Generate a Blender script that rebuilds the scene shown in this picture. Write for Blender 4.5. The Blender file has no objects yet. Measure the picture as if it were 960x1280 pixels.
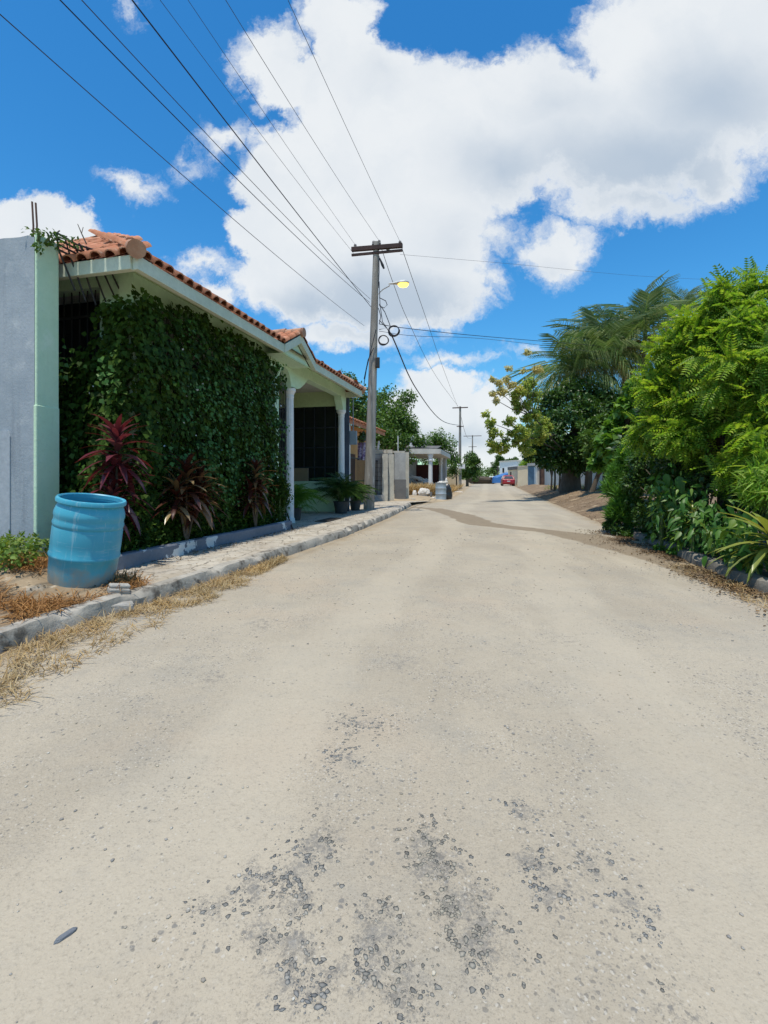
import bpy, math, random
import numpy as np
from mathutils import Vector, Matrix, noise as mnoise
from mathutils.geometry import tessellate_polygon

R = math.radians
random.seed(11)
rng = np.random.default_rng(11)
scene = bpy.context.scene
col = scene.collection
H, F, CX, CY = 1.15, 600.0, 480.0, 597.0


def at(x, y, Y):
    return Vector(((x - CX) / F * Y, Y, H + (CY - y) / F * Y))


def gnd(x, y, z=0.0):
    Y = F * (H - z) / (y - CY)
    return Vector(((x - CX) / F * Y, Y, z))


# street frame: a runs along the house front, b away from the road
UA = math.atan2(0.9701, 0.2425)
U = np.array((0.2425, 0.9701))
V = np.array((-0.9701, 0.2425))
O = np.array((-2.885, 5.58))


def hw(a, b, z=0.0):
    p = O + a * U + b * V
    return Vector((p[0], p[1], z))


def ab(X, Y):
    d = np.array((X, Y)) - O
    return float(d @ U), float(d @ V)


# ------------------------------------------------------------------ materials
class NT:
    def __init__(s, tree):
        s.t = tree
        s.t.nodes.clear()

    def n(s, typ, **kw):
        nd = s.t.nodes.new(typ)
        for k, v in kw.items():
            setattr(nd, k, v)
        return nd

    def l(s, a, b):
        s.t.links.new(a, b)

    def put(s, sock, v):
        if hasattr(v, 'is_output'):
            s.l(v, sock)
        else:
            if isinstance(v, (tuple, list)) and len(v) == 3 and sock.type == 'RGBA':
                v = (*v, 1)
            sock.default_value = v

    def m(s, op, a, b=None, c=None, clamp=False):
        nd = s.n('ShaderNodeMath', operation=op, use_clamp=clamp)
        s.put(nd.inputs[0], a)
        if b is not None:
            s.put(nd.inputs[1], b)
        if c is not None:
            s.put(nd.inputs[2], c)
        return nd.outputs[0]

    def vm(s, op, a, b=None, out=0):
        nd = s.n('ShaderNodeVectorMath', operation=op)
        s.put(nd.inputs[0], a)
        if b is not None:
            if op == 'SCALE':
                s.put(nd.inputs[3], b)
            else:
                s.put(nd.inputs[1], b)
        return nd.outputs[out]

    def ss(s, v, lo, hi, o0=0.0, o1=1.0):
        nd = s.n('ShaderNodeMapRange', interpolation_type='SMOOTHSTEP')
        s.put(nd.inputs[0], v)
        for i, x in enumerate((lo, hi, o0, o1)):
            nd.inputs[i + 1].default_value = x
        return nd.outputs[0]

    def noise(s, vec, scale, detail=4, rough=0.55, dist=0.0, color=False):
        nd = s.n('ShaderNodeTexNoise')
        if vec is not None:
            s.l(vec, nd.inputs['Vector'])
        nd.inputs['Scale'].default_value = scale
        nd.inputs['Detail'].default_value = detail
        nd.inputs['Roughness'].default_value = rough
        nd.inputs['Distortion'].default_value = dist
        return nd.outputs['Color' if color else 'Fac']

    def vor(s, vec, scale, feature='F1', out='Distance', rand=1.0):
        nd = s.n('ShaderNodeTexVoronoi', feature=feature)
        s.l(vec, nd.inputs['Vector'])
        nd.inputs['Scale'].default_value = scale
        nd.inputs['Randomness'].default_value = rand
        return nd.outputs[out]

    def mix(s, f, a, b, blend='MIX'):
        nd = s.n('ShaderNodeMix', data_type='RGBA', blend_type=blend)
        s.put(nd.inputs[0], f)
        s.put(nd.inputs[6], a)
        s.put(nd.inputs[7], b)
        return nd.outputs[2]

    def bump(s, h, strength, dist=0.02):
        nd = s.n('ShaderNodeBump')
        nd.inputs['Strength'].default_value = strength
        nd.inputs['Distance'].default_value = dist
        s.l(h, nd.inputs['Height'])
        return nd.outputs[0]


def newmat(name):
    m = bpy.data.materials.new(name)
    m.use_nodes = True
    nt = NT(m.node_tree)
    out = nt.n('ShaderNodeOutputMaterial')
    bs = nt.n('ShaderNodeBsdfPrincipled')
    nt.l(bs.outputs[0], out.inputs[0])
    tc = nt.n('ShaderNodeTexCoord')
    return m, nt, bs, tc.outputs['Object'], out


def pm(name, c1, c2=None, scale=3.0, rough=0.8, bump=0.0, bscale=30, spots=None, metal=0.0, spec=0.3, lo=0.35, hi=0.65, stretch=None):
    """plain weathered surface: two tones mixed by noise, a fine grain, optional spots"""
    m, nt, bs, co, out = newmat(name)
    if stretch:
        co = nt.vm('MULTIPLY', co, stretch)
    c2 = c2 or tuple(x * 0.75 for x in c1)
    f = nt.ss(nt.noise(co, scale, 6, 0.6), lo, hi)
    c = nt.mix(f, c1, c2)
    g = nt.noise(co, scale * 9, 4, 0.7)
    c = nt.mix(nt.ss(g, 0.3, 0.7, 0, 0.35), c, tuple(x * 0.72 for x in c2))
    if spots:
        sc, ssc, lo_, hi_ = spots
        c = nt.mix(nt.ss(nt.noise(co, ssc, 5, 0.65), lo_, hi_), c, sc)
    nt.put(bs.inputs['Base Color'], c)
    bs.inputs['Roughness'].default_value = rough
    bs.inputs['Metallic'].default_value = metal
    bs.inputs['Specular IOR Level'].default_value = spec
    if bump:
        h = nt.noise(co, bscale, 6, 0.65)
        nt.l(nt.bump(h, bump, 0.01), bs.inputs['Normal'])
    return m


def leafmat(name, cols, rough=0.45, trans=0.35, spec=0.4, tint=None):
    """leaf tones spread per leaf; light also comes through the leaf"""
    m, nt, bs, co, out = newmat(name)
    geo = nt.n('ShaderNodeNewGeometry')
    rp = nt.n('ShaderNodeValToRGB')
    el = rp.color_ramp.elements
    k = len(cols)
    el[0].position, el[0].color = 0.0, (*cols[0], 1)
    el[1].position, el[1].color = 1.0, (*cols[-1], 1)
    for i in range(1, k - 1):
        e = el.new(i / (k - 1))
        e.color = (*cols[i], 1)
    nt.l(geo.outputs['Random Per Island'], rp.inputs[0])
    c = rp.outputs[0]
    big = nt.noise(co, 1.1, 3, 0.6)
    c = nt.mix(nt.ss(big, 0.4, 0.6, 0, 0.45), c, nt.mix(1.0, c, (1.35, 1.15, .8), 'MULTIPLY'), 'MIX')
    nt.put(bs.inputs['Base Color'], c)
    bs.inputs['Roughness'].default_value = rough
    bs.inputs['Specular IOR Level'].default_value = spec
    tr = nt.n('ShaderNodeBsdfTranslucent')
    nt.l(nt.mix(1.0, c, tint or (1.25, 1.2, 0.5), 'MULTIPLY'), tr.inputs[0])
    mx = nt.n('ShaderNodeMixShader')
    mx.inputs[0].default_value = trans
    nt.l(bs.outputs[0], mx.inputs[1])
    nt.l(tr.outputs[0], mx.inputs[2])
    nt.l(mx.outputs[0], out.inputs[0])
    return m


def emimat(name, c, strength):
    m, nt, bs, co, out = newmat(name)
    e = nt.n('ShaderNodeEmission')
    e.inputs[0].default_value = (*c, 1)
    e.inputs[1].default_value = strength
    nt.l(e.outputs[0], out.inputs[0])
    return m


# ------------------------------------------------------------------ objects
def tag(o, label=None, cat=None, group=None, kind=None):
    if label:
        o['label'] = label
    if cat:
        o['category'] = cat
    if group:
        o['group'] = group
    if kind:
        o['kind'] = kind
    return o


def thing(name, label, cat, loc=(0, 0, 0), rot=0.0, group=None):
    o = bpy.data.objects.new(name, None)
    o.empty_display_size = 0.2
    col.objects.link(o)
    o.location = loc
    o.rotation_euler = (0, 0, rot)
    return tag(o, label, cat, group)


def copy_tree(o, parent=None):
    c = o.copy()
    col.objects.link(c)
    if parent:
        c.parent = parent
    for ch in list(o.children):
        copy_tree(ch, c)
    return c


class MB:
    def __init__(s):
        s.v, s.f, s.m = [], [], []

    def add(s, vs, fs, mi=0):
        k = len(s.v)
        s.v += [tuple(v) for v in vs]
        s.f += [tuple(i + k for i in f) for f in fs]
        s.m += [mi] * len(fs)
        return s

    def box(s, x0, x1, y0, y1, z0, z1, mi=0):
        vs = [(x, y, z) for z in (z0, z1) for y in (y0, y1) for x in (x0, x1)]
        return s.add(vs, [(0, 2, 3, 1), (4, 5, 7, 6), (0, 1, 5, 4), (2, 6, 7, 3), (0, 4, 6, 2), (1, 3, 7, 5)], mi)

    def tube(s, pts, r, n=8, mi=0):
        pts = [Vector(p) for p in pts]
        rs = r if isinstance(r, (list, tuple)) else [r] * len(pts)
        vs, fs = [], []
        for i, p in enumerate(pts):
            d = (pts[min(i + 1, len(pts) - 1)] - pts[max(i - 1, 0)]).normalized()
            up = Vector((0, 0, 1)) if abs(d.z) < 0.9 else Vector((1, 0, 0))
            x = d.cross(up).normalized()
            y = x.cross(d)
            for k in range(n):
                t = 2 * math.pi * k / n
                vs.append(p + (x * math.cos(t) + y * math.sin(t)) * rs[i])
        for i in range(len(pts) - 1):
            for k in range(n):
                a, b = i * n + k, i * n + (k + 1) % n
                fs.append((a, b, b + n, a + n))
        fs.append(tuple(range(n)))
        fs.append(tuple(range((len(pts) - 1) * n, len(pts) * n)))
        return s.add(vs, fs, mi)

    def lathe(s, prof, n=28, c=(0, 0, 0), mi=0, caps=True, squash=None):
        vs, fs = [], []
        for r, z in prof:
            for k in range(n):
                t = 2 * math.pi * k / n
                vs.append((c[0] + r * math.cos(t), c[1] + r * math.sin(t), c[2] + z))
        for i in range(len(prof) - 1):
            for k in range(n):
                a, b = i * n + k, i * n + (k + 1) % n
                fs.append((a, b, b + n, a + n))
        if caps:
            fs.append(tuple(range(n)))
            fs.append(tuple(range((len(prof) - 1) * n, len(prof) * n)))
        return s.add(vs, fs, mi)

    def prism(s, poly, d0, d1, fn, mi=0):
        """2-D polygon (p,q) extruded from d0 to d1; fn maps (p,q,d) to xyz"""
        n = len(poly)
        tri = tessellate_polygon([[Vector((p, q, 0)) for p, q in poly]])
        vs = [fn(p, q, d0) for p, q in poly] + [fn(p, q, d1) for p, q in poly]
        fs = [tuple(t) for t in tri] + [tuple(i + n for i in reversed(t)) for t in tri]
        fs += [(i, (i + 1) % n, (i + 1) % n + n, i + n) for i in range(n)]
        return s.add(vs, fs, mi)

    def build(s, name, mats, parent=None, smooth=False, bevel=0.0, segs=2):
        me = bpy.data.meshes.new(name)
        me.from_pydata(s.v, [], s.f)
        import bmesh
        bm = bmesh.new()
        bm.from_mesh(me)
        bmesh.ops.recalc_face_normals(bm, faces=bm.faces)
        bm.to_mesh(me)
        bm.free()
        mats = mats if isinstance(mats, (list, tuple)) else [mats]
        for m in mats:
            me.materials.append(m)
        if len(mats) > 1:
            me.polygons.foreach_set('material_index', s.m)
        if smooth:
            me.polygons.foreach_set('use_smooth', [True] * len(me.polygons))
        o = bpy.data.objects.new(name, me)
        col.objects.link(o)
        if parent:
            o.parent = parent
        if bevel:
            md = o.modifiers.new('edge', 'BEVEL')
            md.width, md.segments, md.limit_method = bevel, segs, 'ANGLE'
        if smooth:
            try:
                me.set_sharp_from_angle(angle=R(40))
            except Exception:
                pass
        return o


def npmesh(name, Vt, Fc, mats, parent=None, smooth=False, mi=None):
    me = bpy.data.meshes.new(name)
    Vt = np.ascontiguousarray(Vt, dtype=np.float32).reshape(-1, 3)
    Fc = np.ascontiguousarray(Fc, dtype=np.int32)
    nf, k = Fc.shape
    me.vertices.add(len(Vt))
    me.vertices.foreach_set('co', Vt.ravel())
    me.loops.add(nf * k)
    me.loops.foreach_set('vertex_index', Fc.ravel())
    me.polygons.add(nf)
    me.polygons.foreach_set('loop_start', np.arange(nf, dtype=np.int32) * k)
    me.polygons.foreach_set('loop_total', np.full(nf, k, dtype=np.int32))
    mats = mats if isinstance(mats, (list, tuple)) else [mats]
    for m in mats:
        me.materials.append(m)
    if mi is not None:
        me.polygons.foreach_set('material_index', np.asarray(mi, dtype=np.int32))
    if smooth:
        me.polygons.foreach_set('use_smooth', np.ones(nf, dtype=bool))
    me.update(calc_edges=True)
    me.validate()
    o = bpy.data.objects.new(name, me)
    col.objects.link(o)
    if parent:
        o.parent = parent
    return o


def nrm(a):
    return a / (np.linalg.norm(a, axis=-1, keepdims=True) + 1e-9)


def frames(d, n):
    """(N,3,3) matrices with columns x, y=d, z~n"""
    y = nrm(d)
    x = nrm(np.cross(y, n))
    z = np.cross(x, y)
    return np.stack([x, y, z], axis=2)


def inst(tv, tf, M, T, S):
    tv = np.asarray(tv, float)
    tf = np.asarray(tf, int)
    N, K = len(T), len(tv)
    S = np.asarray(S, float)
    S = S[:, None] if S.ndim == 1 else S
    Vt = np.einsum('nij,nkj->nki', M, tv[None] * S[:, None, :]) + T[:, None, :]
    Fc = tf[None] + (np.arange(N) * K)[:, None, None]
    return Vt.reshape(-1, 3), Fc.reshape(-1, tf.shape[1])


def cat_inst(parts):
    vs, fs, k = [], [], 0
    for v, f in parts:
        vs.append(v)
        fs.append(f + k)
        k += len(v)
    return np.concatenate(vs), np.concatenate(fs)


LEAF = (np.array([(0, 0, 0), (.3, .42, .07), (0, 1, -.06), (0, .5, 0), (-.3, .42, .07)]), np.array([(0, 1, 2, 3), (0, 3, 2, 4)]))
IVY = (np.array([(0, 0, 0), (.48, .3, .06), (.05, 1, -.05), (0, .42, 0), (-.48, .3, .06)]), np.array([(0, 1, 2, 3), (0, 3, 2, 4)]))


def pinnate(pairs=8, lw=.07, ll=.3, droop=.25):
    vs, fs = [], []

    def quad(p):
        k = len(vs)
        vs.extend(p)
        fs.append((k, k + 1, k + 2, k + 3))
    for i in range(pairs):
        t = (i + 1) / pairs
        y, z = t, -droop * t * t
        L = ll * (1 - .45 * abs(t - .45) * 1.5)
        for sx in (-1, 1):
            tip = (sx * L * .93, y + L * .35, z - .05)
            mid = (sx * L * .5, y + L * .18)
            quad([(0, y, z), (mid[0], mid[1] - lw, z + .015), tip, (mid[0], mid[1] + lw, z + .015)])
    quad([(-.008, 0, 0), (.008, 0, 0), (.004, 1, -droop), (-.004, 1, -droop)])
    return np.array(vs), np.array(fs)


def strap(w=.08, droop=.5, n=5, fold=.03, tipdown=1.0):
    vs, fs = [], []
    for i in range(n + 1):
        t = i / n
        ww = w * (math.sin(math.pi * min(1, t * .8 + .16)) ** .8) * (1 if t < .99 else .08)
        y = t * (1 - .25 * droop * t)
        z = -droop * t * t * tipdown
        vs += [(-ww, y, z + fold), (0, y, z), (ww, y, z + fold)]
    for i in range(n):
        for k in (0, 1):
            a = i * 3 + k
            fs.append((a, a + 1, a + 4, a + 3))
    return np.array(vs), np.array(fs)


def frond(nl=26, ll=.32, droop=.55, arch=.25):
    """palm frond along +y: curved rachis and hanging narrow leaflets"""
    vs, fs = [], []

    def rz(t):
        return Vector((0, t * (1 - .22 * droop * t), arch * t - droop * t * t - .25 * droop * t ** 3))
    N = 8
    for i in range(N):
        a, b = rz(i / N), rz((i + 1) / N)
        w0, w1 = .012 * (1 - i / N) + .003, .012 * (1 - (i + 1) / N) + .003
        k = len(vs)
        vs += [(a.x - w0, a.y, a.z), (a.x + w0, a.y, a.z), (b.x + w1, b.y, b.z), (b.x - w1, b.y, b.z)]
        fs.append((k, k + 1, k + 2, k + 3))
    for i in range(nl):
        t = .14 + .86 * (i + .5) / nl
        p = rz(t)
        L = ll * (.55 + .75 * math.sin(math.pi * min(1, t * .85 + .1))) * random.uniform(.85, 1.1)
        for sx in (-1, 1):
            dx, dy, dz = sx * .72, .5, random.uniform(-.1, .25)
            m = p + Vector((dx * L * .5, dy * L * .5, dz * L * .5))
            e = p + Vector((dx * L * .78, dy * L * .95, dz * L * .5 - L * .62))
            w = .0085
            k = len(vs)
            vs += [(p.x, p.y - w * .6, p.z), (p.x, p.y + w * .6, p.z), (m.x, m.y + w, m.z), (m.x, m.y - w, m.z), (e.x, e.y + w * .25, e.z), (e.x, e.y - w * .25, e.z)]
            fs += [(k, k + 1, k + 2, k + 3), (k + 3, k + 2, k + 4, k + 5)]
    return np.array([tuple(v) for v in vs]), np.array(fs)


def clumps_in(center, rad, k, crad=(.28, .45), up=.0):
    """clump centres filling an ellipsoid unevenly"""
    c = np.array(center, float)
    rad = np.array(rad, float)
    d = nrm(rng.normal(size=(k, 3)))
    d[:, 2] = np.where(d[:, 2] < -.5, -d[:, 2], d[:, 2])
    r = rng.uniform(.35, 1.0, k) ** .6
    P = c + d * r[:, None] * rad * .8 + np.array((0, 0, up))
    S = rng.uniform(crad[0], crad[1], k)[:, None] * rad * rng.uniform(.75, 1.15, (k, 3))
    return P, S


def foliage(P, S, n, size, tmpl=LEAF, hang=.35, outward=.8, flat=.5, shell=2.6, var=.35):
    """leaves spread through clumps P with radii S: n leaves in all"""
    vol = np.prod(S, axis=1) ** (2 / 3)
    cnt = rng.multinomial(n, vol / vol.sum())
    idx = np.repeat(np.arange(len(P)), cnt)
    d = nrm(rng.normal(size=(n, 3)))
    r = rng.uniform(0, 1, n) ** (1 / shell)
    jag = 1 + .22 * np.sin(d[:, 0] * 7 + idx) * np.sin(d[:, 2] * 6 + idx * 2.)
    T = P[idx] + d * (r * jag)[:, None] * S[idx]
    ax = nrm(d * outward + rng.normal(size=(n, 3)) * .6 + np.array((0, 0, -hang)))
    nn = nrm(np.array((0, 0, 1.)) * flat + d * .5 + rng.normal(size=(n, 3)) * .35)
    sc = size * rng.uniform(1 - var, 1 + var, n)
    return inst(tmpl[0], tmpl[1], frames(ax, nn), T, sc)


# ------------------------------------------------------------------ palette
M = {}
M['concrete'] = pm('concrete', (.40, .385, .345), (.30, .285, .255), 2.2, .9, .5, 40, ((.12, .11, .095), 5, .6, .72))
M['kerb'] = pm('kerb_concrete', (.45, .415, .35), (.31, .285, .24), 3.0, .92, .8, 25, ((.12, .105, .085), 5, .50, .66))
M['grey_wall'] = pm('grey_render', (.34, .395, .43), (.44, .48, .51), 1.1, .9, .25, 25, ((.50, .54, .57), 2.3, .58, .72))
def stained(name, c1, c2, light, dark, foot):
    """painted or rendered wall: blotches, runs down the face, splashed earth at the foot"""
    m, nt, bs, co, out = newmat(name)
    sp_ = nt.n('ShaderNodeSeparateXYZ')
    nt.l(co, sp_.inputs[0])
    c = nt.mix(nt.ss(nt.noise(co, 1.2, 7, .65), .36, .64), c1, c2)
    c = nt.mix(nt.ss(nt.noise(co, 3.2, 7, .7), .52, .70, 0, .7), c, light)
    runs = nt.noise(nt.vm('MULTIPLY', co, (5, 5, .5)), 1.0, 6, .7)
    c = nt.mix(nt.ss(runs, .53, .72, 0, .55), c, dark)
    c = nt.mix(nt.ss(nt.noise(co, 26, 5, .75), .5, .75, 0, .3), c, dark)
    f = nt.m('ADD', nt.m('MULTIPLY', sp_.outputs[2], -1.5), nt.m('MULTIPLY', nt.noise(co, 4, 7, .7), 2.4))
    c = nt.mix(nt.ss(f, .25, 1.0, 0, .6), c, foot)
    nt.put(bs.inputs['Base Color'], c)
    bs.inputs['Roughness'].default_value = .9
    bs.inputs['Specular IOR Level'].default_value = .2
    nt.l(nt.bump(nt.m('ADD', nt.noise(co, 30, 6, .7), nt.noise(co, 5, 4, .6)), .35, .012), bs.inputs['Normal'])
    return m


M['grey_wall'] = stained('grey_render', (.31, .355, .395), (.38, .42, .455), (.50, .53, .55), (.22, .245, .275), (.30, .27, .23))
M['green_end'] = stained('worn_green_paint', (.62, .79, .58), (.56, .74, .52), (.70, .83, .66), (.44, .56, .41), (.40, .40, .31))
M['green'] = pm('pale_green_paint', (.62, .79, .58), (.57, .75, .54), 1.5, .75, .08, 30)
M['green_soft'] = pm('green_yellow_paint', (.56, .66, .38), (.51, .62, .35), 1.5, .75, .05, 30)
M['cream'] = pm('fascia_paint', (.63, .68, .55), (.55, .60, .47), 2, .7, .05, 30)
M['white'] = pm('white_paint', (.82, .825, .82), (.76, .765, .76), 2, .55, .05, 30)
M['ceiling'] = pm('ceiling_paint', (.60, .60, .55), (.55, .55, .5), 2, .8)
M['tile'] = pm('clay_tile', (.56, .245, .135), (.44, .165, .085), 5, .8, .3, 40, ((.60, .40, .28), 6, .56, .72))
M['tile_dark'] = pm('clay_underside', (.23, .085, .045), (.17, .06, .035), 5, .9)
M['cap'] = pm('ridge_mortar', (.50, .30, .20), (.40, .21, .13), 6, .85, .4, 30)
M['dark'] = pm('interior_shade', (.012, .015, .017), (.018, .02, .02), 2, .7)
M['porch_panel'] = pm('dark_panel', (.006, .008, .011), (.010, .012, .014), 6, .12, spec=.5)
M['iron'] = pm('black_iron', (.02, .02, .022), (.03, .028, .026), 8, .55, spec=.4)
M['planter'] = pm('blue_grey_paint', (.20, .215, .25), (.17, .185, .22), 3, .85, .3, 25, ((.66, .66, .64), 2.2, .56, .58))
M['soil'] = pm('soil', (.10, .075, .05), (.065, .048, .033), 6, .95, .8, 40)
M['barrel'] = None
M['wood_pole'] = pm('weathered_pole', (.38, .35, .31), (.25, .225, .195), 2.5, .9, .6, 14, ((.52, .50, .46), 4, .58, .7), stretch=(3, 3, .35))
M['wood_dark'] = pm('dark_timber', (.075, .045, .04), (.05, .032, .03), 4, .85, .3, 30)
M['cable'] = pm('black_cable', (.012, .014, .025), (.02, .022, .035), 4, .5)
M['cable_thin'] = pm('thin_wire', (.05, .05, .065), (.06, .055, .07), 4, .5)
M['galv'] = pm('galvanised', (.45, .52, .57), (.38, .44, .49), 6, .5, .15, 30, ((.38, .33, .27), 4, .6, .75), metal=.35)
M['block'] = pm('block_wall', (.48, .475, .45), (.36, .355, .34), 2, .95, .6, 25)
M['block_dark'] = pm('dark_block', (.15, .15, .15), (.20, .195, .19), 3, .95, .5, 25)  # dark grey block tone, also on the dark stones
M['pillar'] = pm('pillar_concrete', (.60, .56, .47), (.50, .465, .39), 3, .9, .4, 25, ((.2, .18, .15), 3, .62, .75))
M['white_old'] = pm('old_white_wall', (.72, .70, .64), (.62, .60, .54), .6, .9, .2, 20, ((.3, .28, .24), 1.2, .62, .78))
M['cream_wall'] = pm('cream_wall', (.74, .62, .44), (.68, .56, .39), 1, .9)
M['orange_wall'] = pm('ochre_wall', (.66, .40, .17), (.6, .35, .15), 1, .85)
M['roof_slab'] = pm('roof_slab', (.68, .66, .60), (.58, .56, .51), 2, .9, .3, 20)
M['felt'] = pm('roof_felt', (.10, .10, .10), (.15, .145, .14), 3, .9)
M['maroon'] = pm('maroon_gate', (.10, .03, .03), (.075, .025, .025), 3, .7)
M['blue_gate'] = pm('blue_gate', (.10, .19, .28), (.08, .15, .22), 3, .6)
M['rust'] = pm('rusty_sheet', (.16, .09, .065), (.10, .06, .045), 3, .85)
M['tarp'] = pm('blue_tarp', (.045, .17, .42), (.04, .14, .36), 4, .6)
M['bark'] = pm('bark', (.13, .105, .08), (.085, .068, .05), 4, .95, .9, 18, stretch=(3, 3, .6))
M['palm_bark'] = pm('palm_bark', (.20, .18, .15), (.12, .105, .085), 5, .95, .6, 16, stretch=(1, 1, 4))
M['stem_green'] = pm('green_stem', (.10, .15, .05), (.07, .11, .035), 4, .7)
M['black_bag'] = pm('black_plastic', (.012, .012, .014), (.02, .02, .022), 6, .3, .4, 12, spec=.6)
M['white_bag'] = pm('white_sack', (.70, .66, .60), (.60, .56, .50), 6, .8, .3, 14)
M['stone'] = pm('rubble', (.38, .36, .32), (.28, .265, .235), 8, .95, .7, 30)
M['carton'] = pm('carton', (.30, .22, .14), (.26, .19, .12), 4, .9)
M['pot'] = pm('black_pot', (.04, .045, .05), (.055, .06, .06), 6, .6)
M['meter'] = pm('meter_grey', (.28, .33, .38), (.24, .29, .33), 4, .6)
M['cloth'] = pm('purple_cloth', (.45, .42, .52), (.18, .12, .25), 9, .9, lo=.45, hi=.55)

M['leaf_ivy'] = leafmat('ivy_leaves', [(.018, .040, .006), (.030, .066, .009), (.052, .11, .015), (.022, .050, .007), (.075, .135, .02), (.040, .080, .010)], .6, .3, .15)
M['leaf_new'] = leafmat('young_ivy_leaves', [(.05, .15, .025), (.08, .20, .04), (.12, .24, .06), (.04, .12, .02)], .45, .35, .3)
M['leaf_tree'] = leafmat('broad_tree_leaves', [(.035, .085, .012), (.06, .13, .02), (.09, .17, .03), (.05, .115, .018)], .45, .3)
M['leaf_bright'] = leafmat('bright_leaflets', [(.10, .24, .025), (.18, .36, .04), (.28, .45, .06), (.13, .28, .03), (.36, .48, .10), (.08, .19, .022)], .5, .5, .3)
M['leaf_lobed'] = leafmat('lobed_leaves', [(.07, .18, .025), (.11, .25, .035), (.16, .31, .05), (.06, .15, .02)], .45, .4, .35)
M['leaf_mid'] = leafmat('sunlit_tree_leaves', [(.045, .105, .02), (.075, .16, .03), (.11, .20, .04), (.06, .13, .025)], .5, .32, .3)
M['leaf_dark'] = leafmat('dark_leaves', [(.025, .065, .014), (.04, .095, .02), (.06, .13, .025), (.03, .08, .015)], .4, .28, .45)
M['leaf_pale'] = leafmat('pale_leaves', [(.20, .31, .07), (.32, .42, .12), (.46, .48, .14), (.16, .26, .06)], .5, .6, .25, (1.3, 1.25, .7))
M['flecks'] = leafmat('cream_blossom', [(.55, .50, .22), (.62, .58, .34), (.5, .46, .12)], .6, .4, tint=(1, 1, .8))
M['leaf_feather'] = leafmat('feathery_needles', [(.05, .15, .02), (.08, .21, .03), (.11, .25, .04)], .5, .4)
M['leaf_palm'] = leafmat('palm_leaflets', [(.05, .115, .03), (.09, .17, .05), (.19, .27, .11), (.06, .13, .04), (.32, .38, .20), (.08, .16, .05)], .35, .3, .6, (1.0, 1.1, .6))
M['leaf_palm_old'] = leafmat('dry_palm_leaflets', [(.25, .18, .06), (.20, .16, .05), (.14, .13, .04)], .55, .35)
M['leaf_red'] = leafmat('maroon_leaves', [(.075, .013, .018), (.115, .020, .030), (.17, .045, .06), (.06, .014, .016), (.24, .11, .12)], .28, .25, .6, (1.3, .7, .6))
M['leaf_tan'] = leafmat('bronze_leaves', [(.05, .014, .012), (.075, .022, .016), (.06, .016, .014), (.28, .17, .08), (.05, .014, .012), (.10, .04, .025), (.34, .26, .13), (.07, .02, .015)], .32, .25, .6, (1.2, .9, .6))
M['leaf_big'] = leafmat('large_glossy_leaves', [(.03, .10, .018), (.05, .15, .025), (.08, .20, .03), (.04, .12, .02), (.16, .26, .04)], .42, .3, .35)
M['leaf_yellow'] = leafmat('yellow_striped_leaves', [(.08, .16, .03), (.30, .32, .07), (.16, .24, .05), (.42, .38, .12)], .35, .3, .5)
M['straw'] = leafmat('straw', [(.36, .26, .125), (.46, .35, .18), (.28, .19, .09), (.55, .45, .27), (.33, .25, .13)], .75, .3, .2, (1, .9, .7))
M['rusty_straw'] = leafmat('rusty_straw', [(.30, .16, .065), (.38, .22, .09), (.24, .13, .06)], .8, .25, .2, (1, .9, .7))
M['litter'] = leafmat('dead_leaves', [(.16, .10, .05), (.09, .065, .04), (.22, .15, .08), (.06, .05, .035)], .85, .1, .2, (1, .9, .7))
M['weed'] = leafmat('weed_leaves', [(.10, .20, .03), (.17, .27, .05), (.08, .15, .03), (.24, .30, .07)], .5, .35)

# barrel plastic: blue, sun bleached, scuffed and dusty towards the foot
bm_, nt, bs, co, out = newmat('blue_plastic')
sep = nt.n('ShaderNodeSeparateXYZ')
nt.l(co, sep.inputs[0])
c = nt.mix(nt.ss(nt.noise(co, 3, 5), .35, .65), (.055, .34, .47), (.075, .38, .51))
scr = nt.noise(nt.vm('MULTIPLY', co, (30, 30, 2.0)), 1.0, 5, .7)
c = nt.mix(nt.ss(scr, .55, .68, 0, .5), c, (.30, .50, .58))
scr2 = nt.noise(nt.vm('MULTIPLY', co, (4, 4, 40)), 1.0, 4, .7)
c = nt.mix(nt.ss(scr2, .57, .68, 0, .4), c, (.32, .50, .56))
dirt = nt.m('ADD', nt.m('MULTIPLY', sep.outputs[2], -2.6), nt.m('MULTIPLY', nt.noise(co, 7, 6, .7), 1.5))
c = nt.mix(nt.ss(dirt, -.1, .65, 0, .9), c, (.33, .30, .235))
nt.put(bs.inputs['Base Color'], c)
bs.inputs['Roughness'].default_value = .42
bs.inputs['Specular IOR Level'].default_value = .35
nt.l(nt.bump(nt.noise(co, 12, 5, .6), .12, .01), bs.inputs['Normal'])
M['barrel'] = bm_

# ------------------------------------------------------------------ light, sky, camera
SUN_H = np.array((-.33, -.945))
SUN_H = SUN_H / np.linalg.norm(SUN_H)
SUN_EL = R(76)
world = bpy.data.worlds.new('World')
scene.world = world
world.use_nodes = True
nt = NT(world.node_tree)
wo = nt.n('ShaderNodeOutputWorld')
bg = nt.n('ShaderNodeBackground')
nt.l(bg.outputs[0], wo.inputs[0])
SKY = .14
bg.inputs[1].default_value = SKY
sky = nt.n('ShaderNodeTexSky', sky_type='NISHITA')
sky.sun_disc = False
sky.sun_elevation = SUN_EL
sky.sun_rotation = math.atan2(SUN_H[0], SUN_H[1]) % (2 * math.pi)
sky.altitude = 0
sky.air_density = 1.0
sky.dust_density = .3
sky.ozone_density = 2.0
tc = nt.n('ShaderNodeTexCoord')
dirv = tc.outputs['Generated']
sp = nt.n('ShaderNodeSeparateXYZ')
nt.l(dirv, sp.inputs[0])
front = nt.ss(sp.outputs[1], .03, .10)
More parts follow.
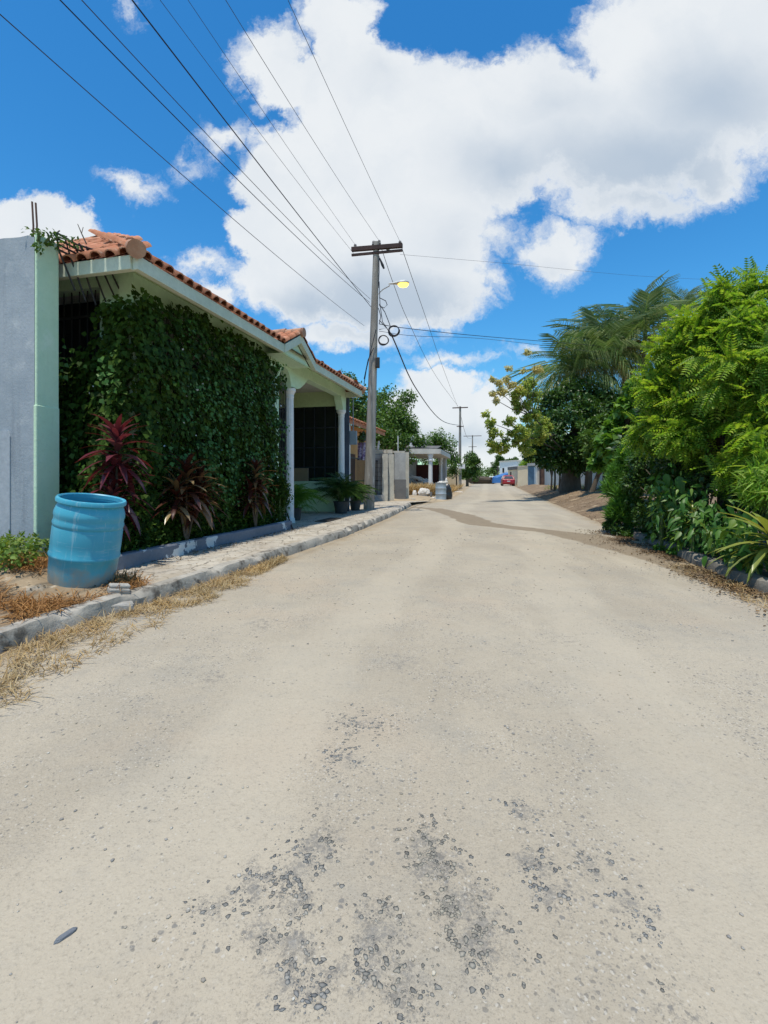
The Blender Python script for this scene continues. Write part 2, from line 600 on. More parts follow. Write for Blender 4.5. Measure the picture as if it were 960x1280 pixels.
yy = nt.m('MAXIMUM', sp.outputs[1], .03)
gx = nt.m('DIVIDE', sp.outputs[0], yy)
gz = nt.m('DIVIDE', sp.outputs[2], yy)
cb = nt.n('ShaderNodeCombineXYZ')
nt.l(gx, cb.inputs[0])
nt.l(gz, cb.inputs[1])
p0 = cb.outputs[0]
warp = nt.vm('SUBTRACT', nt.noise(p0, 5.0, 6, .62, color=True), (.5, .5, .5))
p1 = nt.vm('ADD', p0, nt.vm('SCALE', warp, .17))
warp2 = nt.vm('SUBTRACT', nt.noise(p0, 24.0, 5, .65, color=True), (.5, .5, .5))
p1 = nt.vm('ADD', p1, nt.vm('SCALE', warp2, .06))


def field(pv, blobs):
    acc = None
    for (cx, cy, rx, ry, k) in blobs:
        q = nt.vm('SUBTRACT', pv, ((cx - CX) / F, (CY - cy) / F, 0))
        q = nt.vm('MULTIPLY', q, (F / rx, F / ry, 0))
        d = nt.vm('LENGTH', q, out=1)
        v = nt.m('MULTIPLY', nt.m('SUBTRACT', 1.0, d), k)
        acc = v if acc is None else nt.m('MAXIMUM', acc, v)
    return acc


CL = [(715, 150, 120, 85, 1.), (830, 130, 140, 110, 1.), (600, 190, 110, 75, 1.), (900, 80, 200, 150, 1.), (1010, 50, 190, 170, 1.), (775, 160, 170, 105, 1.), (650, 150, 140, 95, 1.), (560, 150, 130, 95, 1.),
      (890, 215, 75, 45, .55), (455, 130, 95, 85, .9), (425, 45, 60, 70, .8), (335, 65, 55, 50, .55), (370, 100, 65, 45, .7),
      (490, 215, 150, 105, 1.), (420, 300, 130, 95, 1.), (510, 325, 120, 95, 1.), (390, 205, 90, 75, 1.), (345, 225, 55, 45, .9), (330, 285, 50, 40, .9),
      (370, 350, 95, 60, .9), (540, 250, 95, 75, 1.), (480, 370, 140, 48, .9), (690, 312, 52, 46, .5), (625, 285, 50, 28, .25), (610, 340, 50, 30, .22),
      (290, 165, 58, 24, .24), (165, 230, 46, 20, .22), (240, 200, 34, 14, .08), (165, 12, 20, 24, .08),
      (35, 290, 65, 52, .9), (78, 302, 60, 44, .85), (262, 368, 48, 26, .4), (552, 490, 58, 34, .9), (580, 525, 85, 48, .9), (515, 525, 50, 36, .8),
      (555, 452, 70, 14, .25), (660, 440, 50, 10, .12), (440, 420, 110, 25, .4), (610, 565, 190, 30, .5), (470, 555, 110, 26, .45), (720, 580, 240, 20, .35), (250, 330, 90, 20, .2), (800, 250, 120, 40, .4)]
D = field(p1, CL)
fine = nt.noise(p1, 8.0, 9, .68)
D2 = nt.m('ADD', D, nt.m('MULTIPLY', nt.m('SUBTRACT', fine, .5), .66))
mask = nt.ss(D2, -.03, .25)
# grey bellies and lit heads of the cumulus, all in sky directions
GR = [(480, 385, 170, 75, 1.), (400, 385, 120, 45, .8), (800, 215, 240, 110, .95), (640, 205, 150, 70, .6), (900, 130, 160, 110, .75), (700, 130, 130, 60, .35), (560, 300, 70, 90, .35), (690, 335, 50, 25, .4), (470, 90, 60, 60, .3), (570, 545, 120, 30, .6)]
G = field(nt.vm('ADD', p0, nt.vm('SCALE', warp, .12)), GR)
gmask = nt.m('MULTIPLY', nt.ss(G, .0, .75), nt.ss(D2, .05, .5))
lumps = nt.ss(nt.noise(p1, 6, 6, .5), .35, .7, 0, .22)
W = .81 / SKY
ccol = nt.mix(lumps, (W * .92, W * .95, W * .97), (W * .58, W * .68, W * .79))
ccol = nt.mix(nt.m('MULTIPLY', gmask, .60), ccol, (W * .31, W * .44, W * .60))
hs = nt.n('ShaderNodeHueSaturation')
hs.inputs['Saturation'].default_value = 1.35
hs.inputs['Value'].default_value = 1.0
nt.l(sky.outputs[0], hs.inputs['Color'])
tint = nt.mix(nt.ss(sp.outputs[2], .02, .35), (.66, .96, .95), (.76, 1.13, 1.14))
skyc = nt.mix(1.0, hs.outputs[0], tint, 'MULTIPLY')
back = nt.ss(nt.noise(dirv, 2.2, 7, .6), .52, .66)
fm = nt.mix(front, nt.mix(nt.m('MULTIPLY', back, .8), skyc, (W * .7, W * .74, W * .78)), nt.mix(nt.m('MULTIPLY', mask, .96), skyc, ccol))
nt.l(fm, bg.inputs[0])

sd = bpy.data.lights.new('sun', 'SUN')
sd.energy = 3.85
sd.angle = R(.53)
sd.color = (1.0, .935, .82)
so = bpy.data.objects.new('sun', sd)
col.objects.link(so)
sdir = Vector((SUN_H[0] * math.cos(SUN_EL), SUN_H[1] * math.cos(SUN_EL), math.sin(SUN_EL)))
so.rotation_euler = (-sdir).to_track_quat('-Z', 'Y').to_euler()
so.location = (-10, -20, 40)

cd = bpy.data.cameras.new('camera')
cd.sensor_fit = 'VERTICAL'
cd.sensor_height = 36
cd.lens = F / 1280 * 36
cd.shift_y = -(640 - CY) / 1280
cd.clip_start, cd.clip_end = .05, 3000
cam = bpy.data.objects.new('camera', cd)
col.objects.link(cam)
cam.location = (0, 0, H)
cam.rotation_euler = (R(90), 0, 0)
scene.camera = cam
scene.render.resolution_x, scene.render.resolution_y = 768, 1024
scene.view_settings.view_transform = 'Standard'
scene.view_settings.look = 'None'
scene.view_settings.gamma = 1
scene.view_settings.exposure = .22
scene.render.engine = 'CYCLES'
scene.cycles.max_bounces = 6
scene.cycles.transparent_max_bounces = 8
scene.cycles.use_denoising = True

# ------------------------------------------------------------------ ground, road, kerbs
LE = np.array([(-4.4, -6), (-2.60, 2.4), (-2.53, 3.0), (-2.38, 3.75), (-2.12, 4.5), (-1.45, 6.9), (-.77, 9.3), (.25, 14.2), (1.1, 19.5), (3.1, 24), (5.9, 37), (12.4, 69), (29, 145), (64, 300)])
RE = np.array([(1.6, -6), (2.75, 0), (3.73, 4.66), (4.24, 6.7), (5.45, 11.9), (7.2, 19.7), (10.9, 36), (18.6, 69), (35, 145), (70, 300)])


def lx(Y):
    return np.interp(Y, LE[:, 1], LE[:, 0])


def rx(Y):
    return np.interp(Y, RE[:, 1], RE[:, 0])


gm = pm('dry_earth', (.40, .33, .24), (.30, .24, .165), 1.2, .95, .6, 12, ((.20, .16, .11), 2.5, .6, .72))
g = MB()
g.add([(-500, -60, -.03), (500, -60, -.03), (500, 1200, -.03), (-500, 1200, -.03)], [(0, 1, 2, 3)])
tag(g.build('ground', gm), 'dry bare earth under the whole street', 'ground', kind='structure')

# road: dusty limestone over worn asphalt; the stains are attributes of the surface itself
ys = [-6.]
while ys[-1] < 300:
    y = ys[-1]
    ys.append(y + (.5 if y < .4 else .035 if y < 3 else .035 + (y - 3) * .03))
ys = np.array(ys)
nx = 130
tt = np.linspace(0, 1, nx)
ragL = np.array([mnoise.noise(Vector((y * .9, 3.1, 0))) + .5 * mnoise.noise(Vector((y * 3.1, 7.1, 0))) for y in ys])
X0 = lx(ys) - .05
X1 = rx(ys) + .12 * ragL
XX = X0[:, None] * (1 - tt) + X1[:, None] * tt
YY = np.repeat(ys[:, None], nx, 1)
ZZ = np.zeros_like(XX)
crown = np.sin(np.pi * tt)[None] * .03 * np.clip((YY - 1) / 8, 0, 1)
ZZ += crown
for i in range(len(ys)):
    if -1 < ys[i] < 22:
        for j in range(0, nx):
            ZZ[i, j] += .010 * mnoise.noise(Vector((XX[i, j] * 1.1, ys[i] * 1.1, 0))) + .004 * mnoise.noise(Vector((XX[i, j] * 5, ys[i] * 5, 4)))
PT = [(540, 1085, .085), (530, 1050, .06), (585, 1125, .06), (560, 1140, .05), (665, 1078, .06), (655, 1015, .055), (370, 1095, .065), (372, 1130, .05), (368, 1180, .055), (365, 1222, .06), (395, 1235, .05), (452, 1215, .04),
      (318, 1110, .07), (325, 1165, .05), (470, 1165, .08), (790, 1130, .07), (740, 1085, .06), (805, 1160, .05), (430, 950, .09), (450, 905, .10), (265, 850, .12), (600, 1180, .09), (845, 1270, .05), (400, 1055, .08), (690, 1120, .06), (250, 1140, .05), (505, 1240, .06),
      (500, 830, .16), (700, 800, .2), (330, 780, .2)]
patch = np.zeros_like(XX)
for (px, py, r) in PT:
    p = gnd(px, py)
    w = 1.0 if py > 990 else .55
    patch = np.maximum(patch, (.62 if abs(px - 480) > 215 else .85) * w * np.exp(-((XX - p.x) ** 2 + ((YY - p.y) / 1.15) ** 2) / (r * r)))
# trench refilled with brown soil, running diagonally over the road, and damp run-off at the left
damp = np.zeros_like(XX)
TR = [(512, 634, .2), (545, 637, .30), (575, 645, .42), (600, 656, .40), (640, 661, .32), (690, 666, .32), (730, 672, .5), (765, 680, .5), (800, 690, .4), (850, 707, .28), (900, 728, .2)]
for (a, b) in zip(TR[:-1], TR[1:]):
    pa, pb = gnd(a[0], a[1]), gnd(b[0], b[1])
    d = np.array((pb.x - pa.x, pb.y - pa.y))
    L2 = d @ d
    t = np.clip(((XX - pa.x) * d[0] + (YY - pa.y) * d[1]) / L2, 0, 1)
    dist = np.hypot(XX - pa.x - t * d[0], YY - pa.y - t * d[1])
    w = a[2] * (1 - t) + b[2] * t
    damp = np.maximum(damp, np.clip(1.5 - dist / w, 0, 1))
q = gnd(720, 640)
edge = np.maximum(np.clip(1 - (XX - X0[:, None]) / .9, 0, 1), np.clip(1 - (X1[:, None] - XX) / .8, 0, 1))
Vt = np.stack([XX, YY, ZZ], 2).reshape(-1, 3)
ii = np.arange(len(ys) * nx).reshape(len(ys), nx)
Fc = np.stack([ii[:-1, :-1], ii[:-1, 1:], ii[1:, 1:], ii[1:, :-1]], 2).reshape(-1, 4)
rm, nt, bs, co, out = newmat('dusty_road')


def attr(nm):
    a = nt.n('ShaderNodeAttribute')
    a.attribute_name = nm
    return a.outputs['Fac']


c = nt.mix(nt.ss(nt.noise(co, .55, 6, .6), .35, .65), (.485, .43, .34), (.41, .36, .282))
strk = nt.noise(nt.vm('MULTIPLY', co, (2.2, .35, 1)), 1.0, 5, .6)
c = nt.mix(nt.ss(strk, .45, .7, 0, .5), c, (.51, .448, .35))
c = nt.mix(nt.ss(nt.noise(co, 7, 6, .7), .5, .72, 0, .5), c, (.36, .335, .29))
c = nt.mix(nt.ss(nt.noise(co, 60, 4, .75), .52, .75, 0, .55), c, (.30, .28, .245))
c = nt.mix(nt.ss(nt.noise(co, 1.3, 5, .65), .48, .68, 0, .45), c, (.345, .325, .28))
c = nt.mix(nt.ss(nt.noise(nt.vm('ADD', co, (7, 3, 1)), .9, 4, .6), .52, .7, 0, .4), c, (.49, .40, .30))
tk_ = nt.m('ADD', attr('track'), nt.m('MULTIPLY', nt.m('SUBTRACT', strk, .5), 1.6))
tmask = nt.ss(tk_, .35, .95)
c = nt.mix(nt.m('MULTIPLY', tmask, .42), c, (.52, .465, .37))
grain = nt.noise(co, 160, 3, .8)
c = nt.mix(nt.m('MULTIPLY', nt.ss(grain, .50, .70), nt.m('SUBTRACT', .75, nt.m('MULTIPLY', tmask, .5))), c, (.26, .23, .185))
c = nt.mix(nt.m('MULTIPLY', nt.ss(nt.noise(co, 110, 3, .8), .58, .72), .5), c, (.60, .55, .46))
c = nt.mix(nt.ss(nt.noise(co, 42, 6, .8), .52, .68, 0, .5), c, (.275, .245, .20))
c = nt.mix(nt.ss(nt.noise(nt.vm('ADD', co, (3, 5, 2)), 33, 6, .8), .56, .70, 0, .45), c, (.58, .53, .44))
# embedded pebbles
cow = nt.vm('ADD', co, nt.vm('SCALE', nt.noise(co, 35, 3, .6, color=True), .018))
area = nt.m('SUBTRACT', nt.ss(nt.noise(co, 2.1, 6, .7), .40, .64), nt.m('MULTIPLY', tmask, .5))
for (sc, thr, colr, amt) in ((70, .30, (.22, .205, .18), .75), (38, .22, (.20, .195, .185), .8), (95, .32, (.58, .55, .49), .55), (150, .35, (.25, .235, .21), .6)):
    vd = nt.vor(cow, sc)
    vc = nt.vor(cow, sc, out='Color')
    sx_ = nt.n('ShaderNodeSeparateColor')
    nt.l(vc, sx_.inputs[0])
    pick = nt.ss(nt.m('ADD', sx_.outputs[0], nt.m('MULTIPLY', area, .38)), 1.02, 1.06)
    mk = nt.m('MULTIPLY', pick, nt.ss(vd, thr, thr + .10, 1, 0))
    c = nt.mix(nt.m('MULTIPLY', mk, amt), c, colr)
# old asphalt showing through in patches of dark aggregate
pa_ = attr('patch')
cow2 = nt.vm('ADD', co, nt.vm('SCALE', nt.noise(co, 28, 5, .7, color=True), .045))
pe = nt.m('ADD', pa_, nt.m('MULTIPLY', nt.m('SUBTRACT', nt.noise(co, 19, 8, .78), .5), 3.1))
for (sc, thr, lo_) in ((30, .36, .55), (62, .42, .42), (120, .46, .30), (210, .5, .22)):
    vd = nt.vor(cow2, sc)
    vc = nt.n('ShaderNodeSeparateColor')
    nt.l(nt.vor(cow2, sc, out='Color'), vc.inputs[0])
    pk_ = nt.ss(nt.m('ADD', vc.outputs[0], nt.m('MULTIPLY', pe, .8)), .92, 1.0)
    mk = nt.m('MULTIPLY', nt.m('MULTIPLY', pk_, nt.ss(vd, thr, thr + .12, 1, 0)), nt.ss(pe, lo_, lo_ + .25))
    pcol = nt.mix(vc.outputs[1], (.105, .10, .095), (.27, .258, .24))
    c = nt.mix(nt.m('MULTIPLY', mk, .42), c, pcol)
c = nt.mix(nt.ss(pe, .45, .95, 0, .22), c, (.27, .262, .245))
# trench and edges
da = nt.m('ADD', attr('damp'), nt.m('MULTIPLY', nt.m('SUBTRACT', nt.noise(co, 2.2, 6, .65), .5), .9))
dcol = nt.mix(nt.noise(co, 5, 5, .6), (.20, .155, .105), (.30, .245, .175))
c = nt.mix(nt.ss(da, .42, .62, 0, .85), c, dcol)
ea = nt.m('ADD', attr('edge'), nt.m('MULTIPLY', nt.m('SUBTRACT', nt.noise(co, 3, 6, .65), .5), 1.0))
c = nt.mix(nt.ss(ea, .5, 1.0, 0, .75), c, nt.mix(nt.noise(co, 14, 5, .7), (.40, .315, .205), (.30, .23, .15)))
c = nt.mix(1.0, c, (.84, .825, .795), 'MULTIPLY')
nt.put(bs.inputs['Base Color'], c)
bs.inputs['Roughness'].default_value = .93
bs.inputs['Specular IOR Level'].default_value = .15
hgt = nt.m('ADD', nt.m('MULTIPLY', nt.noise(co, 45, 6, .75), 1.0), nt.m('MULTIPLY', nt.ss(nt.vor(cow, 70), .05, .5, 1, 0), .6))
hgt = nt.m('ADD', hgt, nt.m('MULTIPLY', nt.noise(co, 9, 4, .6), 1.5))
nt.l(nt.bump(hgt, .40, .008), bs.inputs['Normal'])
road = npmesh('road', Vt, Fc, rm, smooth=True)
tl = np.repeat(tt[None], len(ys), 0)
wob = np.array([.03 * mnoise.noise(Vector((y * .25, 9.1, 0))) for y in ys])[:, None]
track = np.exp(-((tl + wob - .36) / .075) ** 2) + np.exp(-((tl + wob - .66) / .08) ** 2) + .7 * np.exp(-((tl + wob - .86) / .05) ** 2)
for nm, arr in (('track', track), ('patch', patch), ('damp', damp), ('edge', edge)):
    at_ = road.data.attributes.new(nm, 'FLOAT', 'POINT')
    at_.data.foreach_set('value', arr.astype(np.float32).ravel())
tag(road, 'dusty pale gravel road with worn asphalt patches', 'road', kind='structure')


def strip_kerb(name, pts, w, h, label, seed, step=.09, base=-.05, mat=None, side=-1):
    """a rough kerb along a polyline; body lies on the side away from the road"""
    pts = [Vector((p[0], p[1], 0)) for p in pts]
    P = []
    for a, b in zip(pts[:-1], pts[1:]):
        n = max(1, int((b - a).length / step))
        P += [a.lerp(b, i / n) for i in range(n)]
    P.append(pts[-1])
    vs, fs = [], []
    sec = [(0, base), (.005, h * .55), (.03, h * .95), (.06, h), (w, h), (w, base)]
    for i, p in enumerate(P):
        d = (P[min(i + 1, len(P) - 1)] - P[max(0, i - 1)]).normalized()
        nn = Vector((-d.y, d.x, 0)) * (-side)
        big = mnoise.noise(Vector((i * .13, seed, 0)))
        drop = max(0, mnoise.noise(Vector((i * .31, seed + 5, 1))) - .12) * .16
        for k, (o_, z_) in enumerate(sec):
            j = mnoise.noise(Vector((i * .55, k * 2.3, seed)))
            top = 0 if z_ < 0 else 1
            vs.append(p + nn * (o_ + .015 * big + (.024 * j if k < 4 else 0) + (drop * .5 if k in (2, 3) else 0)) + Vector((0, 0, z_ + top * (.012 * j + .008 * big - (drop if k in (2, 3) else drop * .2)))))
    m_ = len(sec)
    for i in range(len(P) - 1):
        for k in range(m_ - 1):
            fs.append((i * m_ + k, i * m_ + k + 1, (i + 1) * m_ + k + 1, (i + 1) * m_ + k))
    b = MB()
    b.add(vs, fs)
    o = b.build(name, mat or M['kerb'], smooth=True)
    return tag(o, label, 'kerb', kind='structure')


strip_kerb('kerb', [(-4.4, -6), (-2.60, 2.4), (-2.53, 3.0), (-2.38, 3.75), (-2.12, 4.5), (-1.45, 6.9), (-.77, 9.3), (.25, 14.2), (1.1, 19.3)], .13, .135, 'broken concrete kerb in front of the green house', 1.0, side=-1)
RK = [gnd(992, 757, .0), gnd(945, 741), gnd(900, 722), gnd(868, 708), gnd(832, 690), gnd(793, 675), gnd(776, 666)]
RK = [(3.35, 2.2)] + [(p.x + .02, p.y) for p in RK]
strip_kerb('kerb', RK, .16, .13, 'low concrete kerb under the overhanging bushes', 9.0, mat=pm('dirt_shade_kerb', (.24, .22, .185), (.15, .135, .11), 4, .95, .8, 25), side=1)  # darker than the other kerb: dirt plus the bushes' shade in the colour

# pavement between kerb and house, house floor included
kab = np.array([ab(*p) for p in LE[:10]])


def kb(a):
    return np.interp(a, kab[:, 0], kab[:, 1])


sm, nt, bs, co, out = newmat('pavement_concrete')
c = nt.mix(nt.ss(nt.noise(co, 1.6, 6, .6), .35, .65), (.47, .425, .345), (.37, .325, .26))
ck = nt.vor(nt.vm('ADD', co, nt.vm('SCALE', nt.noise(co, 4, 4, .6, color=True), .25)), 1.6, feature='DISTANCE_TO_EDGE')
c = nt.mix(nt.ss(ck, .006, .02, .8, 0), c, (.10, .085, .065))
c = nt.mix(nt.ss(nt.noise(co, 2.6, 7, .7), .5, .62, 0, .6), c, (.31, .255, .18))
c = nt.mix(nt.ss(nt.noise(co, 9, 6, .7), .53, .66, 0, .8), c, (.17, .14, .10))
nt.put(bs.inputs['Base Color'], c)
bs.inputs['Roughness'].default_value = .92
nt.l(nt.bump(nt.noise(co, 25, 6, .7), .5, .01), bs.inputs['Normal'])
aa = np.concatenate([np.arange(-.85, 5, .12), np.arange(5, 17.6, .3)])
nb = 16
rows = []
for a in aa:
    b0 = kb(a) + .115
    b1 = .02 if a < 4.35 else (4.0 if a < 9.2 else 1.6)
    tb = np.linspace(0, 1, nb) ** 1.6
    for t in tb:
        b = b0 + (b1 - b0) * t
        z = .126 + .008 * mnoise.noise(Vector((a * 2, b * 2, 0))) + .006 * mnoise.noise(Vector((a * 7, b * 7, 3)))
        if a < -.55:
            z -= .02 * (1 + mnoise.noise(Vector((a * 9, b * 7, 2))))
        if a > 15:
            z -= (a - 15) * .03
        rows.append(hw(a, b, z))
ii = np.arange(len(aa) * nb).reshape(len(aa), nb)
Fc = np.stack([ii[:-1, :-1], ii[1:, :-1], ii[1:, 1:], ii[:-1, 1:]], 2).reshape(-1, 4)
sw = npmesh('pavement', np.array(rows), Fc, sm, smooth=True)
tag(sw, 'cracked concrete pavement between kerb and house', 'pavement', kind='structure')


# raised earth verges
def verge(name, label, grid, zf, mat):
    A, B = grid
    vs = []
    for a in A:
        for b in B:
            vs.append(zf(a, b))
    ii = np.arange(len(A) * len(B)).reshape(len(A), len(B))
    Fc = np.stack([ii[:-1, :-1], ii[1:, :-1], ii[1:, 1:], ii[:-1, 1:]], 2).reshape(-1, 4)
    return tag(npmesh(name, np.array(vs), Fc, mat, smooth=True), label, 'verge', kind='structure')


def lv(a, t):
    b0 = kb(a) + .11
    b = b0 + t * (3.2 - b0)
    n = mnoise.noise(Vector((a * 2.2, b * 2.2, 5))) * .05 + mnoise.noise(Vector((a * 7, b * 7, 2))) * .022
    rise = .20 * min(1, max(0, (b - b0 - .15) / .9))
    fade = min(1, max(0, (-.55 - a) / .35))
    z = (.12 + (rise + n * min(1, (b - b0) / .25)) * fade) - (1 - fade) * .06
    return hw(a, b, z)


vm_ = pm('weedy_earth', (.37, .285, .185), (.25, .185, .115), 2.5, .95, .9, 22, ((.48, .41, .31), 4, .56, .7))
verge('earth_verge', 'raised dry earth verge beside the grey wall', (np.arange(-6.5, -.4, .1), np.linspace(0, 1, 40)), lv, vm_)


def lvz(a, b):
    b0 = kb(a) + .11
    return lv(a, (b - b0) / (3.2 - b0)).z


def lverge2(y, t):
    x0 = lx(y) + .25
    x = x0 - t * 14
    n = mnoise.noise(Vector((x * .8, y * .8, 1))) * .10 + mnoise.noise(Vector((x * 3, y * 3, 1))) * .04
    return Vector((x, y, -.02 + (.10 + n) * min(1, t * 9)))


verge('earth_verge', 'sandy shoulder left of the road beyond the pavement', (np.concatenate([np.arange(20.2, 40, .4), np.arange(40, 90, 2)]), np.linspace(0, 1, 40) ** 1.7), lverge2, pm('sandy_shoulder', (.44, .35, .23), (.34, .26, .165), 1.2, .95, .6, 14, ((.22, .17, .11), 3, .6, .72)))


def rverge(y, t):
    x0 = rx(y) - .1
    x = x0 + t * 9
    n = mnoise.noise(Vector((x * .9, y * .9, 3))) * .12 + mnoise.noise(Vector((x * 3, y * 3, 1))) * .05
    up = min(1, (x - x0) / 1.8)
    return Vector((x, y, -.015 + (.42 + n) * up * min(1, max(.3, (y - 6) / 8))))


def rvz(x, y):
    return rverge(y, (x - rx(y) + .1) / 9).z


verge('earth_verge', 'brown earth bank with leaf litter under the trees', (np.concatenate([np.arange(9.7, 32, .35), np.arange(32, 75, 1.2)]), np.linspace(0, 1, 48) ** 1.5), rverge, pm('shade_brown_bank', (.25, .175, .105), (.165, .115, .07), 1.0, .95, .8, 14, ((.36, .28, .18), 1.6, .55, .66)))  # soil darkened so its colour carries the trees' shade


def rbed(y, t):
    x0 = np.interp(y, [p[1] for p in RK], [p[0] for p in RK]) + .15
    x = x0 + t * 8
    return Vector((x, y, .10 + .1 * min(1, t * 6) + .04 * mnoise.noise(Vector((x * 2, y * 2, 0)))))


verge('planting_bed', 'dark soil bed behind the right kerb', (np.arange(2.2, 10.2, .25), np.linspace(0, 1, 30) ** 1.5), rbed, M['soil'])

# ------------------------------------------------------------------ the green house
house = thing('house', 'long pale green single storey house with red tile roof, white columns and carport', 'house', hw(0, 0, 0), UA)
LEN, K, KE, EZ, RB = 9.1, .585, .67, 3.75, 3.2       # length, roof slope, eave height, ridge distance


def wallfn(b0):
    return lambda p, q, d: (p, b0 + d, q)


def arch(x0, x1, spring, top, n=12):
    cx, r = (x0 + x1) / 2, (x1 - x0) / 2
    return [(cx + r * math.cos(t), spring + (top - spring) * math.sin(t)) for t in np.linspace(0, math.pi, n)]


WT = 3.84
# front wall: one outline that runs round the arched openings
poly = [(.5, .1), (.5, WT), (LEN - .02, WT), (LEN - .02, 3.17), (LEN - .30, 3.17)]
poly += [(LEN - .34, 3.30), (LEN - .44, 3.44), (LEN - .46, 3.55), (6.2, 3.55), (6.12, 3.50), (6.0, 3.40), (5.72, 3.24), (5.56, 3.20), (5.24, 3.20)]
poly += arch(4.62, 5.22, 3.16, 3.56)[0:]
poly += [(4.62, .1), (4.44, .1), (4.44, 3.0)]
poly += [(x, z) for x, z in arch(2.75, 4.44, 3.15, 3.63)][1:-1] + [(2.75, 3.0), (2.6, 3.0)] + [(x, z) for x, z in arch(.84, 2.6, 3.2, 3.64)][1:-1] + [(.84, 3.0), (.84, .1)]
b = MB()
b.prism(poly, .48, .70, wallfn(0))
fw = b.build('front_wall', M['green'], house)
b = MB()
b.box(.5, .68, .705, 1.0, .1, WT)
b.box(.5, .68, 1.0, 5.6, 3.66, WT + .12)
b.box(.5, .68, 5.6, 6.0, .1, WT)
b.build('end_wall', M['green'], house)
b = MB()
b.box(LEN - .2, LEN - .02, .705, 4.2, 3.30, WT)
b.box(.7, 5.2, 3.3, 3.5, .1, WT)
b.box(5.1, LEN, 4.2, 4.4, .1, WT)
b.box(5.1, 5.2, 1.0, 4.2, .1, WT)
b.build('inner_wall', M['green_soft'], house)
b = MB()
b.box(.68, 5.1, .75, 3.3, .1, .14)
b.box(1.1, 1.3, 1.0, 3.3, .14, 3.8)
b.build('room_shade', M['dark'], house)  # near-black floor and partition put indoor shade into the colour
b = MB()
b.box(.69, LEN - .205, .705, 4.19, 3.74, 3.80)
b.build('ceiling', M['ceiling'], house)
b = MB()
b.box(LEN - .20, LEN - .03, .52, 3.4, .1, 1.0)
b.box(LEN - .22, LEN - .01, .50, 3.4, 1.0, 1.04)
b.build('low_wall', M['green'], house)
b = MB()
b.box(LEN - .14, LEN - .09, .60, 4.19, 1.04, 3.30)
b.build('dark_panel', M['porch_panel'], house)  # near-black glossy sheet closing the carport's end opening
b = MB()      # strip of slate-blue end panel seen past the right column
b.box(LEN + .0, LEN + .08, .40, .56, .1, 3.55)
b.build('end_panel', pm('slate_blue', (.075, .095, .13), (.055, .07, .10), 3, .7), house)
b = MB()
for y in np.arange(.75, 4.1, .34):
    b.box(LEN - .165, LEN - .142, y, y + .03, 1.04, 3.30)
for z in (1.45, 2.05, 2.65):
    b.box(LEN - .17, LEN - .141, .60, 4.19, z, z + .03)
b.build('panel_frame', pm('dull_frame', (.030, .034, .042), (.022, .026, .032), 4, .5), house)
# soffit and fascia
b = MB()


def sheet(b, pts, t=.03):
    n = len(pts)
    b.add(list(pts) + [(x, y, z + t) for x, y, z in pts], [tuple(range(n)), tuple(range(n, 2 * n))] + [(i, (i + 1) % n, (i + 1) % n + n, i + n) for i in range(n)])


# mitred at the corners so that nothing shows above the roof
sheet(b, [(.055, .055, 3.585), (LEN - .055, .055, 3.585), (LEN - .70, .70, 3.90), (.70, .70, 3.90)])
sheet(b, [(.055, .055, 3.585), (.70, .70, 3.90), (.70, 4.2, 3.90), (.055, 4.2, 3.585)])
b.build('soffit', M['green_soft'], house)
fa = MB()
GA0, GA1, GP, GH = 3.83, 5.37, 4.60, .40
for x0, x1 in ((0, GA0), (GA1, LEN)):
    fa.box(x0, x1, -.03, .05, 3.57, 3.735)
fa.prism([(GA0, 3.57), (GA0, 3.735), (GP - .0, 3.735 + GH), (GA1, 3.735), (GA1, 3.57), (GP, 3.56 + GH)], -.05, .05, wallfn(0))
fa.box(-.03, .05, .05, 6.3, 3.57, 3.735)
fa.box(LEN - .05, LEN + .03, .05, 6.3, 3.57, 3.735)
fa.build('fascia', M['cream'], house, bevel=.006)
b = MB()
b.prism([(GA0 + .1, 3.6), (GP, 3.56 + GH), (GA1 - .1, 3.6)], .06, .46, wallfn(0))
b.build('gable_soffit', M['green'], house)

# columns
for (ca, cz0, cn) in ((5.36, .12, 'tall'), (LEN - .16, 1.04, 'short')):
    b = MB()
    n = 40
    prof, vs, fs = [], [], []
    zs = [cz0, cz0 + .05, cz0 + .05, cz0 + .10, cz0 + .12, 2.95, 2.97, 3.0, 3.03, 3.08, 3.11, 3.17]
    rs = [.135, .135, .125, .125, .098, .088, .105, .105, .10, .125, .145, .145]
    for r, z in zip(rs, zs):
        for k in range(n):
            t = 2 * math.pi * k / n
            fl = .008 * abs(math.sin(t * 7)) if cz0 + .11 < z < 2.96 else 0
            vs.append((ca + (r - .006 + fl) * math.cos(t), .58 + (r - .006 + fl) * math.sin(t), z))
    for i in range(len(zs) - 1):
        for k in range(n):
            fs.append((i * n + k, i * n + (k + 1) % n, (i + 1) * n + (k + 1) % n, (i + 1) * n + k))
    fs.append(tuple(range(n)))
    fs.append(tuple(range(n * (len(zs) - 1), n * len(zs))))
    b.add(vs, fs)
    b.build('column', M['white'], house)

